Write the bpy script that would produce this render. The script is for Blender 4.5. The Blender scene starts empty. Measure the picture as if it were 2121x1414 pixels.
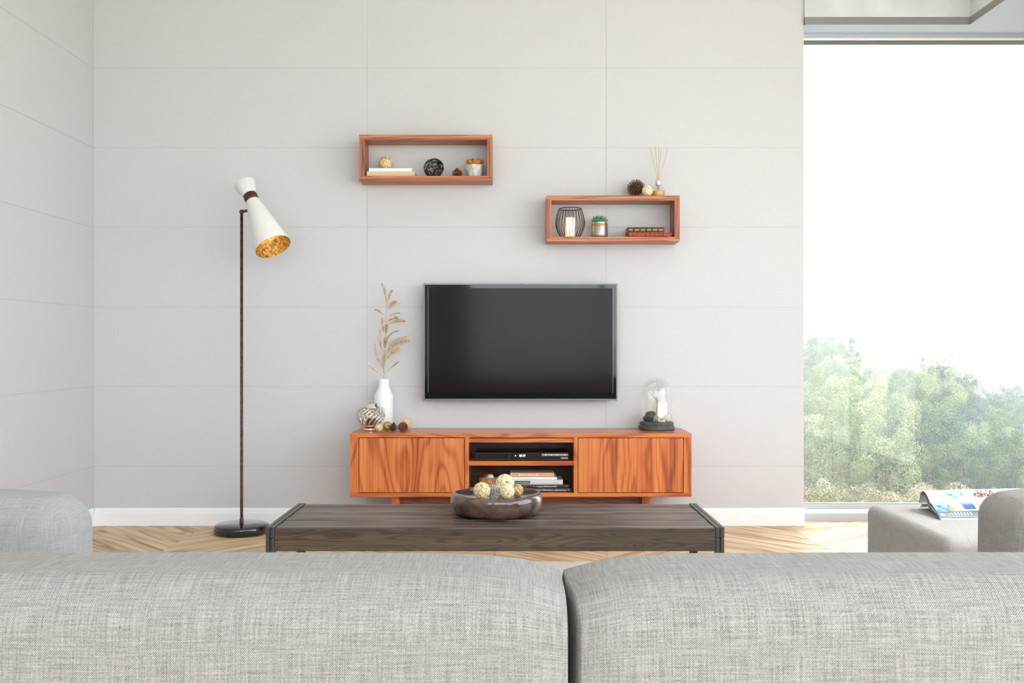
import bpy, bmesh, math, random
from mathutils import Vector, Matrix, noise as mnoise
random.seed(7)
SC = bpy.context.scene
COL = SC.collection
PI = math.pi

# ------------------------------------------------------------------ camera, sky, sun, exposure
F = 2062.0                     # focal length in pixels of the 2121 px wide frame
CAM_Z = 1.133
HX, HY = 1060.5, 714.0         # vanishing point of the photograph
cam_d = bpy.data.cameras.new('camera')
cam_d.sensor_width = 36.0
cam_d.lens = F / 2121.0 * 36.0
cam_d.shift_y = (HY - 707.0) / 2121.0
cam_d.clip_start = 0.05
cam_d.clip_end = 5000
cam = bpy.data.objects.new('camera', cam_d)
cam.location = (0, 0, CAM_Z)
cam.rotation_euler = (PI / 2, 0, 0)
COL.objects.link(cam)
SC.camera = cam

SKY_STRENGTH = 2.5
SUN_STRENGTH = 0.95
world = bpy.data.worlds.new('world')
SC.world = world
world.use_nodes = True
bg = world.node_tree.nodes['Background']
bg.inputs[0].default_value = (0.865, 0.935, 1.0, 1)
bg.inputs[1].default_value = SKY_STRENGTH

sun_d = bpy.data.lights.new('sun', 'SUN')
sun_d.energy = SUN_STRENGTH
sun_d.angle = math.radians(1.2)
sun_d.color = (1.0, 0.97, 0.93)
sun = bpy.data.objects.new('sun', sun_d)
SUN_FROM = Vector((0.60, 0.06, 0.86)).normalized()
sun.rotation_euler = SUN_FROM.to_track_quat('Z', 'Y').to_euler()
sun.location = (12, 6, 14)
COL.objects.link(sun)

vs = SC.view_settings
vs.view_transform = 'Standard'
vs.look = 'None'
vs.exposure = 1.32
vs.gamma = 1.0
vs.use_curve_mapping = False

# ------------------------------------------------------------------ small helpers
def lin(c):
    return tuple(((x / 255.0) / 12.92 if x / 255.0 <= 0.04045 else ((x / 255.0 + 0.055) / 1.055) ** 2.4) for x in c)

def P(px, py, Y):
    """point of the room seen at pixel (px, py) of the photograph, at depth Y"""
    return Vector(((px - HX) / F * Y, Y, CAM_Z - (py - HY) / F * Y))

class NT:
    """terse node tree"""
    def __init__(s, name):
        s.m = bpy.data.materials.new(name); s.m.use_nodes = True
        s.t = s.m.node_tree; s.t.nodes.clear()
        s.out = s.t.nodes.new('ShaderNodeOutputMaterial')
    def n(s, typ, ins=None, **props):
        nd = s.t.nodes.new('ShaderNode' + typ)
        for k, v in props.items(): setattr(nd, k, v)
        for k, v in (ins or {}).items():
            sock = nd.inputs[k]
            if isinstance(v, bpy.types.NodeSocket): s.t.links.new(v, sock)
            else: sock.default_value = v
        return nd
    def math(s, op, a, b=None, c=None):
        ins = {0: a}
        if b is not None: ins[1] = b
        if c is not None: ins[2] = c
        return s.n('Math', ins, operation=op).outputs[0]
    def ramp(s, fac, stops):
        nd = s.n('ValToRGB', {0: fac})
        e = nd.color_ramp.elements
        while len(e) < len(stops): e.new(0.5)
        for el, (p, c) in zip(e, stops):
            el.position = p; el.color = (*c, 1) if len(c) == 3 else c
        return nd.outputs[0]
    def mix(s, fac, a, b, blend='MIX'):
        nd = s.n('Mix', data_type='RGBA', blend_type=blend)
        for i, v in ((0, fac), (6, a), (7, b)):
            if isinstance(v, bpy.types.NodeSocket): s.t.links.new(v, nd.inputs[i])
            else: nd.inputs[i].default_value = (*v, 1) if isinstance(v, tuple) and len(v) == 3 else v
        return nd.outputs[2]
    def bsdf(s, **k):
        ins = {}
        for key, v in k.items():
            key = {'base': 'Base Color', 'rough': 'Roughness', 'metal': 'Metallic', 'spec': 'Specular IOR Level',
                   'normal': 'Normal', 'coat': 'Coat Weight', 'coat_rough': 'Coat Roughness', 'emit': 'Emission Color',
                   'emit_s': 'Emission Strength', 'trans': 'Transmission Weight', 'ior': 'IOR', 'alpha': 'Alpha',
                   'sheen': 'Sheen Weight', 'sss': 'Subsurface Weight'}[key]
            if isinstance(v, tuple) and len(v) == 3: v = (*v, 1)
            ins[key] = v
        b = s.n('BsdfPrincipled', ins)
        s.t.links.new(b.outputs[0], s.out.inputs[0])
        return b
    def bump(s, h, dist=0.001, strength=1.0):
        return s.n('Bump', {'Height': h, 'Distance': dist, 'Strength': strength}).outputs[0]

def plain(name, rgb, rough=0.5, **k):
    t = NT(name); t.bsdf(base=lin(rgb), rough=rough, **k); return t.m

def mottled(name, c1, c2, scale=30, rough=0.6, bump=0.0, detail=4, **k):
    t = NT(name)
    co = t.n('TexCoord').outputs['Object']
    nz = t.n('TexNoise', {'Vector': co, 'Scale': scale, 'Detail': detail}).outputs[0]
    col = t.ramp(nz, [(0.35, lin(c1)), (0.65, lin(c2))])
    if bump: k['normal'] = t.bump(nz, bump)
    t.bsdf(base=col, rough=rough, **k); return t.m

def wood(name, dark, mid, light, axis='X', scale=1.0, rough=0.38, uv=False, rings=9.0, contrast=1.0, bump=0.0002, coat=0.0, stretch=9.0, vary=0.0, knots=False, knot_dark=(60, 40, 25), spec=0.5):
    """procedural timber: contour lines of a stretched noise make the cathedral grain, finer noise the fibres"""
    t = NT(name)
    tc = t.n('TexCoord')
    co = tc.outputs['UV'] if uv else tc.outputs['Object']
    oi = t.n('ObjectInfo')
    rnd = t.math('MULTIPLY', oi.outputs['Random'], 37.0)
    if not uv:
        off = t.n('CombineXYZ', {0: rnd, 1: rnd, 2: rnd}).outputs[0]
        co = t.n('VectorMath', {0: co, 1: off}, operation='ADD').outputs[0]
    st = {'X': (1 / stretch, 1, 1), 'Y': (1, 1 / stretch, 1), 'Z': (1, 1, 1 / stretch)}[axis]
    mp = t.n('Mapping', {'Vector': co, 'Scale': tuple(v * scale for v in st)}).outputs[0]
    big = t.n('TexNoise', {'Vector': mp, 'Scale': 5.0, 'Detail': 1.5, 'Roughness': 0.4, 'Distortion': 0.3}).outputs[0]
    sn = t.math('SINE', t.math('MULTIPLY', big, rings * 1.6 * 2 * PI))
    lines = t.math('SUBTRACT', 0.55, t.math('MULTIPLY', t.math('POWER', t.math('ADD', t.math('MULTIPLY', sn, 0.5), 0.5), 3.0), 1.8))
    st2 = {'X': (0.012, 1, 1), 'Y': (1, 0.012, 1), 'Z': (1, 1, 0.012)}[axis]
    mp2 = t.n('Mapping', {'Vector': co, 'Scale': tuple(v * scale for v in st2)}).outputs[0]
    fib = t.n('TexNoise', {'Vector': mp2, 'Scale': 160.0, 'Detail': 3.0, 'Roughness': 0.6}).outputs[0]
    band = t.n('TexNoise', {'Vector': mp2, 'Scale': 22.0, 'Detail': 2.0}).outputs[0]
    v = t.math('ADD', t.math('MULTIPLY', lines, 0.17 * contrast), t.math('MULTIPLY', t.math('SUBTRACT', fib, 0.5), 0.95 * contrast))
    v = t.math('ADD', v, t.math('MULTIPLY', t.math('SUBTRACT', band, 0.5), 0.9 * contrast))
    v = t.math('ADD', v, 0.5)
    if vary:
        v = t.math('ADD', v, t.math('MULTIPLY', t.math('SUBTRACT', oi.outputs['Random'], 0.5), vary))
    col = t.ramp(v, [(0.12, lin(dark)), (0.48, lin(mid)), (0.85, lin(light))])
    if knots:
        mpk = t.n('Mapping', {'Vector': co, 'Scale': tuple((0.28 if s < 1 else 1.0) * scale for s in st)}).outputs[0]
        vd = t.n('TexVoronoi', {'Vector': mpk, 'Scale': 4.2, 'Randomness': 1.0}).outputs['Distance']
        kd = t.math('ADD', vd, t.math('MULTIPLY', t.math('SUBTRACT', fib, 0.5), 0.10))
        kf = t.ramp(kd, [(0.03, (1, 1, 1)), (0.15, (0, 0, 0))])
        col = t.mix(kf, col, lin(knot_dark))
    t.bsdf(base=col, rough=rough, normal=t.bump(fib, bump), coat=coat, spec=spec)
    return t.m

class MB:
    """collects shapes and links them as ONE mesh object"""
    def __init__(s): s.v = []; s.f = []; s.uv = {}
    def add(s, vs_, fs, M=None, uvs=None):
        o = len(s.v)
        s.v += [tuple(M @ Vector(p)) if M else tuple(p) for p in vs_]
        for i, f in enumerate(fs):
            if uvs: s.uv[len(s.f)] = [uvs[j] for j in f] if not isinstance(uvs, dict) else uvs[i]
            s.f.append(tuple(o + j for j in f))
        return s
    def box(s, x0, x1, y0, y1, z0, z1, M=None):
        vs_ = [(x, y, z) for z in (z0, z1) for y in (y0, y1) for x in (x0, x1)]
        return s.add(vs_, [(0, 2, 3, 1), (4, 5, 7, 6), (0, 1, 5, 4), (2, 6, 7, 3), (0, 4, 6, 2), (1, 3, 7, 5)], M)
    def prism(s, poly, z0, z1, M=None, uvf=None):
        n = len(poly)
        vs_ = [(x, y, z0) for x, y in poly] + [(x, y, z1) for x, y in poly]
        fs = [tuple(range(n - 1, -1, -1)), tuple(range(n, 2 * n))] + [(i, (i + 1) % n, n + (i + 1) % n, n + i) for i in range(n)]
        return s.add(vs_, fs, M, [uvf(p) for p in vs_] if uvf else None)
    def lathe(s, prof, seg=32, M=None, close=False):
        vs_ = []; fs = []; n = len(prof)
        for k in range(seg):
            a = 2 * PI * k / seg
            vs_ += [(r * math.cos(a), r * math.sin(a), z) for r, z in prof]
        for k in range(seg):
            b = ((k + 1) % seg) * n; a = k * n
            for i in range(n - 1 if not close else n):
                j = (i + 1) % n
                if prof[i][0] < 1e-7 and prof[j][0] < 1e-7: continue
                if prof[i][0] < 1e-7: fs.append((a + i, b + j, a + j))
                elif prof[j][0] < 1e-7: fs.append((a + i, b + i, a + j))
                else: fs.append((a + i, b + i, b + j, a + j))
        return s.add(vs_, fs, M)
    def tube(s, pts, r, seg=8, closed=False, caps=True, M=None):
        pts = [Vector(p) for p in pts]; n = len(pts)
        rr = r if isinstance(r, (list, tuple)) else [r] * n
        vs_ = []; fs = []; prev = None
        for i, p in enumerate(pts):
            a = pts[(i - 1) % n] if (i or closed) else p
            b = pts[(i + 1) % n] if (i < n - 1 or closed) else p
            d = (b - a).normalized()
            if prev is None:
                u = d.cross(Vector((0, 0, 1)))
                if u.length < 0.1: u = d.cross(Vector((1, 0, 0)))
            else: u = prev - d * prev.dot(d)
            u.normalize(); prev = u; w = d.cross(u)
            for k in range(seg):
                t = 2 * PI * k / seg
                vs_.append(p + (u * math.cos(t) + w * math.sin(t)) * rr[i])
        for i in range(n if closed else n - 1):
            a = i * seg; b = ((i + 1) % n) * seg
            for k in range(seg):
                k2 = (k + 1) % seg
                fs.append((a + k, a + k2, b + k2, b + k))
        if caps and not closed:
            fs.append(tuple(range(seg - 1, -1, -1))); fs.append(tuple((n - 1) * seg + k for k in range(seg)))
        return s.add(vs_, fs, M)
    def sphere(s, c, r, seg=20, rings=12, sz=1.0):
        prof = [(r * math.sin(PI * i / rings) if 0 < i < rings else 0.0, -r * sz * math.cos(PI * i / rings)) for i in range(rings + 1)]
        return s.lathe(prof, seg, Matrix.Translation(c))
    def grid(s, fn, nu, nv, M=None, uvfn=None):
        vs_ = []; uvs = []
        for j in range(nv + 1):
            for i in range(nu + 1):
                vs_.append(fn(i / nu, j / nv)); uvs.append(uvfn(i / nu, j / nv) if uvfn else (i / nu, j / nv))
        fs = [(j * (nu + 1) + i, j * (nu + 1) + i + 1, (j + 1) * (nu + 1) + i + 1, (j + 1) * (nu + 1) + i) for j in range(nv) for i in range(nu)]
        return s.add(vs_, fs, M, uvs)
    def mesh(s, name, mat, smooth=False, bevel=0.0, origin=(0, 0, 0), segs=2, weld=False):
        o = Vector(origin)
        me = bpy.data.meshes.new(name)
        me.from_pydata([tuple(Vector(p) - o) for p in s.v], [], s.f)
        if s.uv:
            lay = me.uv_layers.new(name='UVMap')
            for i, poly in enumerate(me.polygons):
                if i in s.uv:
                    for li, uv in zip(poly.loop_indices, s.uv[i]): lay.data[li].uv = uv
        if bevel or weld:
            bm = bmesh.new(); bm.from_mesh(me)
            if weld: bmesh.ops.remove_doubles(bm, verts=bm.verts, dist=1e-5)
            if bevel:
                ed = [e for e in bm.edges if len(e.link_faces) == 2 and e.calc_face_angle(0) > 0.6]
                bmesh.ops.bevel(bm, geom=ed, offset=bevel, segments=segs, profile=0.5, affect='EDGES', clamp_overlap=True)
            bm.to_mesh(me); bm.free()
        me.validate()
        for m in (mat if isinstance(mat, list) else [mat]): me.materials.append(m)
        if smooth:
            for p in me.polygons: p.use_smooth = True
        me.update()
        return me
    def build(s, name, mat, parent=None, smooth=False, bevel=0.0, origin=None, segs=2, weld=False):
        if origin is None:
            origin = root_of(parent).location if parent is not None else (0, 0, 0)
        me = s.mesh(name, mat, smooth, bevel, origin, segs, weld)
        ob = bpy.data.objects.new(name, me); COL.objects.link(ob)
        if parent is not None: ob.parent = parent
        return ob

def root_of(o):
    while o.parent is not None: o = o.parent
    return o

def smooth_by_angle(ob, deg=35):
    me = ob.data
    bm = bmesh.new(); bm.from_mesh(me)
    for e in bm.edges: e.smooth = not (len(e.link_faces) == 2 and e.calc_face_angle(0) > math.radians(deg))
    for f in bm.faces: f.smooth = True
    bm.to_mesh(me); bm.free()
    return ob

def tag(o, label, cat, group=None, kind=None):
    o['label'] = label; o['category'] = cat
    if group: o['group'] = group
    if kind: o['kind'] = kind
    return o

def thing(name, label, cat, loc, group=None):
    o = bpy.data.objects.new(name, None); COL.objects.link(o)
    o.empty_display_size = 0.05; o.location = loc
    return tag(o, label, cat, group)

def struct(o, label=None):
    o['kind'] = 'structure'
    if label: o['label'] = label
    return o

def empty_struct(name, loc=(0, 0, 0), label=None):
    o = bpy.data.objects.new(name, None); COL.objects.link(o); o.location = loc
    return struct(o, label)

def bx(name, mat, parent, x0, x1, y0, y1, z0, z1, bevel=0.0, **k):
    return MB().box(x0, x1, y0, y1, z0, z1).build(name, mat, parent, bevel=bevel, **k)

def text_mesh(name, s, size, mat, parent, loc, extrude=0.0002, align='LEFT', rot=(PI / 2, 0, 0), bold=0.0, sx=1.0):
    """lettering as a thin mesh of its own, lying on the face of its thing"""
    cu = bpy.data.curves.new(name, 'FONT'); cu.body = s; cu.size = size; cu.extrude = extrude
    cu.align_x = align; cu.align_y = 'CENTER'; cu.offset = bold; cu.resolution_u = 3
    tmp = bpy.data.objects.new(name, cu)
    me = bpy.data.meshes.new_from_object(tmp)
    bpy.data.objects.remove(tmp); bpy.data.curves.remove(cu)
    me.transform(Matrix.Diagonal((sx, 1, 1, 1)))
    me.transform(Matrix.Rotation(rot[2], 4, 'Z') @ Matrix.Rotation(rot[0], 4, 'X'))
    me.transform(Matrix.Translation(Vector(loc) - root_of(parent).location))
    me.materials.clear(); me.materials.append(mat)
    ob = bpy.data.objects.new(name, me); COL.objects.link(ob); ob.parent = parent
    return ob

# ------------------------------------------------------------------ materials
def wall_mat():
    t = NT('wall_panel_paint')
    co = t.n('TexCoord').outputs['Object']
    a = t.n('TexNoise', {'Vector': t.n('Mapping', {'Vector': co, 'Scale': (1, 1, 0.05)}).outputs[0], 'Scale': 420.0, 'Detail': 1.0}).outputs[0]
    b = t.n('TexNoise', {'Vector': t.n('Mapping', {'Vector': co, 'Scale': (0.05, 0.05, 1)}).outputs[0], 'Scale': 420.0, 'Detail': 1.0}).outputs[0]
    s_ = t.math('ADD', a, b)
    col = t.ramp(t.math('MULTIPLY', s_, 0.5), [(0.3, lin((202, 201, 203))), (0.7, lin((208, 207, 209)))])
    t.bsdf(base=col, rough=0.55, spec=0.25, normal=t.bump(s_, 0.0003, 0.5)); return t.m
M_WALL = wall_mat()
M_WALLCORE = plain('wall_joint', (176, 175, 176), 0.8)
M_WHITE = plain('white_lacquer', (245, 246, 247), 0.35)
M_PLASTER = mottled('rough_plaster', (204, 206, 210), (220, 222, 227), 4.0, 0.9, 0.0015, 8)
M_CEIL = plain('ceiling_paint', (243, 244, 246), 0.8)
M_TRIM = plain('grey_soffit_trim', (134, 134, 132), 0.6)
M_SOFFIT = plain('soffit_paint', (184, 193, 218), 0.6)
M_FRAME = plain('window_frame_grey', (182, 186, 190), 0.4)
M_SEAL = plain('window_seal_dark', (92, 96, 100), 0.6)

def glass_pane(name, tint=(1, 1, 1), refl=1.0):
    t = NT(name)
    fc = t.n('LayerWeight', {'Blend': 0.5}).outputs['Facing']
    fr = t.math('ADD', t.math('MULTIPLY', t.math('POWER', fc, 4.0), 0.7), 0.035)
    tr = t.n('BsdfTransparent', {'Color': (*tint, 1)})
    gl = t.n('BsdfGlossy', {'Color': (1, 1, 1, 1), 'Roughness': 0.0})
    mx = t.n('MixShader', {0: t.math('MULTIPLY', fr, refl), 1: tr.outputs[0], 2: gl.outputs[0]})
    t.t.links.new(mx.outputs[0], t.out.inputs[0]); return t.m
M_PANE = glass_pane('window_glass', (0.985, 0.985, 0.985), 0.8)
M_CLOCHE = glass_pane('clear_dome_glass', (0.965, 0.98, 0.978), 2.0)
M_BOTTLE = glass_pane('bottle_glass', (0.965, 0.97, 0.965), 1.6)

M_FLOOR = wood('oak_floor', (156, 114, 76), (212, 181, 144), (240, 221, 190), 'X', 1.0, 0.5, spec=0.16, uv=True, rings=6.0, contrast=0.85, stretch=8, knots=True, knot_dark=(120, 84, 52))
W_D, W_M, W_L = (120, 54, 26), (200, 104, 50), (228, 148, 82)
M_TEAK_X = wood('teak_along', W_D, W_M, W_L, 'X', 1.3, 0.30, rings=7, coat=0.15, contrast=0.85)
M_TEAK_Z = wood('teak_upright', W_D, W_M, W_L, 'Z', 1.0, 0.30, rings=8, coat=0.15, stretch=4.5, contrast=0.85)
M_TEAK_Y = wood('teak_across', W_D, W_M, W_L, 'Y', 1.3, 0.30, rings=7, coat=0.15, contrast=0.85)
S_D, S_M, S_L = (110, 56, 34), (172, 98, 62), (206, 136, 90)
M_SHELF_X = wood('walnut_along', S_D, S_M, S_L, 'X', 1.6, 0.42, rings=6)
M_SHELF_Z = wood('walnut_upright', (96, 52, 36), (158, 90, 60), (192, 122, 84), 'Z', 1.6, 0.42, rings=6)
M_TABLE = wood('dark_plank', (52, 43, 37), (86, 73, 64), (128, 112, 101), 'X', 1.2, 0.33, rings=8, bump=0.0006, vary=0.25)
M_APRON = wood('dark_apron', (48, 38, 30), (74, 60, 50), (112, 90, 68), 'X', 3.0, 0.42, rings=9, stretch=7, contrast=0.8, bump=0.0004, knots=True, knot_dark=(38, 28, 22))
M_IRON = plain('table_iron', (88, 84, 79), 0.38, metal=0.55)
M_RUST = mottled('rusted_brass', (52, 33, 20), (104, 66, 36), 70, 0.5, metal=0.35)
M_BLACKGLOSS = plain('black_gloss', (26, 23, 24), 0.08, coat=0.6)
M_GUN = plain('gunmetal', (78, 75, 77), 0.35, metal=0.6)
M_SHADE = plain('shade_white', (226, 225, 222), 0.55)
M_CHROME = plain('polished_silver', (232, 228, 222), 0.06, metal=1.0)
M_CANWHITE = plain('vase_white', (243, 243, 243), 0.5)
M_BLACKWIRE = plain('black_wire', (24, 22, 22), 0.4)
M_PEWTER = plain('brushed_pewter', (176, 174, 170), 0.3, metal=0.85)
M_COPPER = plain('copper_band', (212, 140, 84), 0.3, metal=0.7)

def gold_leaf():
    t = NT('gold_leaf')
    co = t.n('TexCoord').outputs['Object']
    nz = t.n('TexNoise', {'Vector': co, 'Scale': 45.0, 'Detail': 6.0, 'Roughness': 0.75}).outputs[0]
    col = t.ramp(nz, [(0.36, lin((84, 54, 18))), (0.52, lin((188, 142, 66))), (0.68, lin((248, 224, 156)))])
    t.bsdf(base=col, rough=0.38, metal=0.55, normal=t.bump(nz, 0.003)); return t.m
M_GOLD = gold_leaf()

def emitter(name, rgb, s):
    t = NT(name); t.bsdf(base=lin(rgb), rough=0.5, emit=lin(rgb), emit_s=s); return t.m
M_BULB = emitter('bulb_glow', (255, 226, 176), 3.0)

def candle_mat(name, strength):
    t = NT(name)
    sep = t.n('SeparateXYZ', {0: t.n('TexCoord').outputs['Generated']})
    v = t.ramp(sep.outputs[2], [(0.0, (0.50, 0.50, 0.50)), (0.55, (1, 1, 1)), (0.85, (0.72, 0.72, 0.72)), (1.0, (0.40, 0.40, 0.40))])
    t.bsdf(base=lin((245, 232, 205)), rough=0.6, emit=lin((255, 226, 172)), emit_s=t.math('MULTIPLY', v, strength)); return t.m
M_CANDLE = candle_mat('lit_wax', 0.95)

def fabric(name, light, dark, period=0.0033, tint=(1, 1, 1)):
    """plain weave: bright thread crossings, dark gaps, slubs along both thread directions"""
    t = NT(name)
    uv = t.n('TexCoord').outputs['UV']
    wob = t.n('TexNoise', {'Vector': uv, 'Scale': 60.0, 'Detail': 2.0}).outputs[0]
    sx = t.n('SeparateXYZ', {0: uv})
    k = 2 * PI / period
    u = t.math('ADD', t.math('MULTIPLY', sx.outputs[0], k), t.math('MULTIPLY', wob, 3.0))
    v = t.math('ADD', t.math('MULTIPLY', sx.outputs[1], k), t.math('MULTIPLY', wob, 3.0))
    w = t.math('MULTIPLY', t.math('SINE', u), t.math('SINE', v))
    n1 = t.n('TexNoise', {'Vector': t.n('Mapping', {'Vector': uv, 'Scale': (1, 0.035, 1)}).outputs[0], 'Scale': 420.0, 'Detail': 1.0}).outputs[0]
    n2 = t.n('TexNoise', {'Vector': t.n('Mapping', {'Vector': uv, 'Scale': (0.035, 1, 1)}).outputs[0], 'Scale': 420.0, 'Detail': 1.0}).outputs[0]
    n3 = t.n('TexNoise', {'Vector': uv, 'Scale': 330.0, 'Detail': 1.0}).outputs[0]
    h = t.math('ADD', t.math('MULTIPLY', w, 0.27), 0.56)
    sl = t.math('ADD', t.math('ADD', t.math('SUBTRACT', n1, 0.5), t.math('SUBTRACT', n2, 0.5)), t.math('MULTIPLY', t.math('SUBTRACT', n3, 0.5), 0.9))
    fac = t.math('ADD', h, t.math('MULTIPLY', sl, 0.42))
    col = t.ramp(fac, [(0.12, lin(dark)), (0.5, tuple((a + b) / 2 for a, b in zip(lin(dark), lin(light)))), (0.85, lin(light))])
    t.bsdf(base=col, rough=0.95, spec=0.1, sheen=0.15, normal=t.bump(w, 0.0007, 0.8)); return t.m
M_SOFA = fabric('sofa_weave', (187, 186, 183), (64, 63, 61))
M_CHAIR = fabric('chair_weave', (194, 195, 196), (104, 104, 105))
M_OTTO = fabric('ottoman_weave', (210, 206, 202), (116, 112, 108))
M_CHAIR2 = fabric('chair_weave_taupe', (196, 191, 185), (98, 94, 90))
M_RUG = fabric('rug_weave', (244, 240, 232), (178, 170, 158), 0.012)

# ------------------------------------------------------------------ room shell
XL, XW, XR = -2.632, 1.832, 3.36          # left wall, end of the television wall, right glazing
YB, YW, YR = 6.25, 6.40, -2.6             # television wall, front window plane, rear wall
ZC, ZS = 3.75, 3.135                      # ceiling, soffit
ROWS = [0.0, 0.371, 0.871, 1.371, 1.871, 2.371, 2.871, 3.371, ZC]
GAP = 0.0010

def wall_piece(parent, x0, x1, y0, y1, z0, z1):
    o = MB().box(x0, x1, y0, y1, z0, z1).build('wall_panel', M_WALL, parent)
    return o

wb = struct(bx('wall_back', M_WALLCORE, None, XL - 0.2, XW - 0.004, YB + 0.0015, YB + 0.26, 0, ZC))
XS = [XL, -0.909, 0.591, XW]
for i in range(3):
    for j in range(len(ROWS) - 1):
        wall_piece(wb, XS[i] + GAP, XS[i + 1] - (GAP if i < 2 else 0), YB, YB + 0.0015, ROWS[j] + GAP, ROWS[j + 1] - GAP)
bx('end_cap', M_WHITE, wb, XW - 0.006, XW, YB + 0.012, YB + 0.26, 0, ZC)

wl = struct(bx('wall_left', M_WALLCORE, None, XL - 0.2, XL - 0.0015, YR, YB + 0.0015, 0, ZC))
ys = [YB, 4.65, 3.25, 1.75, 0.25, -1.25, YR]
for i in range(len(ys) - 1):
    for j in range(len(ROWS) - 1):
        wall_piece(wl, XL - 0.0015, XL, ys[i + 1] + GAP, ys[i] - GAP, ROWS[j] + GAP, ROWS[j + 1] - GAP)

def baseboard(name, p0, p1, inward):
    """moulded skirting swept between two points; inward = direction into the room"""
    prof = [(0, 0), (0.016, 0), (0.016, 0.080), (0.0135, 0.084), (0.0135, 0.092), (0.011, 0.097), (0.010, 0.106), (0.006, 0.110), (0, 0.110)]
    p0, p1, iw = Vector(p0), Vector(p1), Vector(inward)
    m = MB(); n = len(prof)
    vs_ = [p + iw * a + Vector((0, 0, b)) for p in (p0, p1) for a, b in prof]
    m.add(vs_, [(i, (i + 1) % n, n + (i + 1) % n, n + i) for i in range(n)] + [tuple(range(n)), tuple(range(2 * n - 1, n - 1, -1))])
    return struct(m.build(name, M_WHITE))
baseboard('baseboard_back', (XL + 0.016, YB, 0), (XW, YB, 0), (0, -1, 0))
baseboard('baseboard_left', (XL, YR + 0.05, 0), (XL, YB, 0), (1, 0, 0))

# chevron oak floor
fl = struct(bx('floor', plain('subfloor', (120, 92, 62), 0.9), None, XL - 0.2, XR + 0.15, YR - 0.15, YW + 0.16, -0.12, -0.015))
def clip(poly, f):
    out = []
    for i, a in enumerate(poly):
        b = poly[(i + 1) % len(poly)]; fa, fb = f(a), f(b)
        if fa >= 0: out.append(a)
        if fa * fb < 0:
            t = fa / (fa - fb); out.append((a[0] + (b[0] - a[0]) * t, a[1] + (b[1] - a[1]) * t))
    return out
rest = MB(); CW = 0.6085; PH = 0.34
rng = random.Random(3)
for c in range(-3, 12):
    x0 = -1.92 + CW * c - CW; x1 = x0 + CW
    s_ = -1 if (c % 2 == 0) else 1
    ph = rng.uniform(0, PH)
    for j in range(-2, 40):
        y0 = YR - 0.6 + j * PH + ph + (CW if s_ < 0 else 0)
        g = 0.0009
        poly = [(x0 + g, y0 + g), (x1 - g, y0 + s_ * CW + g), (x1 - g, y0 + s_ * CW + PH - g), (x0 + g, y0 + PH - g)]
        for f in (lambda p: p[0] - XL, lambda p: XR - p[0], lambda p: p[1] - YR, lambda p: YW + 0.05 - p[1]): poly = clip(poly, f) if len(poly) > 2 else poly
        if len(poly) < 3: continue
        ou, ov = rng.uniform(0, 60), rng.uniform(0, 60)
        def uvf(p, s_=s_, ou=ou, ov=ov): return ((p[0] + s_ * p[1]) * 0.7071 + ou, (-s_ * p[0] + p[1]) * 0.7071 + ov)
        near = sum(p[1] for p in poly) / len(poly)
        z1 = rng.uniform(-0.0006, 0.0)
        if near > 4.0: MB().prism(poly, -0.015, z1, None, uvf).build('floor_plank', M_FLOOR, fl)
        else: rest.prism(poly, -0.015, z1, None, uvf)
ro = rest.build('floor_plank_field', M_FLOOR, fl); ro['kind'] = 'stuff'

struct(bx('ceiling', M_CEIL, None, XL - 0.2, XR + 0.3, YR - 0.2, YW + 0.3, ZC, ZC + 0.15))

# lowered soffit along the window wall and the right glazing, with its grey lip and the plaster above
YS, XSF = 6.226, 2.864
trim = MB().prism([(XW, YS), (XSF, YS), (XSF, YR + 0.02), (XR + 0.15, YR + 0.02), (XR + 0.15, YW + 0.16), (XW, YW + 0.16)], ZS, ZS + 0.010).build('trim_1', M_SOFFIT)
struct(trim, 'pale lowered ceiling edge above the windows')
lip = MB().prism([(XW, YS - 0.001), (XSF - 0.001, YS - 0.001), (XSF - 0.001, YR), (XSF + 0.02, YR), (XSF + 0.02, YS + 0.02), (XW, YS + 0.02)], ZS + 0.0005, ZS + 0.047).build('trim_2', M_TRIM)
struct(lip, 'grey lip along the lowered ceiling edge')
struct(bx('wall_front', M_PLASTER, None, XW, XSF + 0.01, YS + 0.002, YW + 0.16, ZS + 0.047, ZC))
struct(bx('wall_right', M_PLASTER, None, XSF + 0.002, XR + 0.15, YR, YW + 0.16, ZS + 0.047, ZC))

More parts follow.
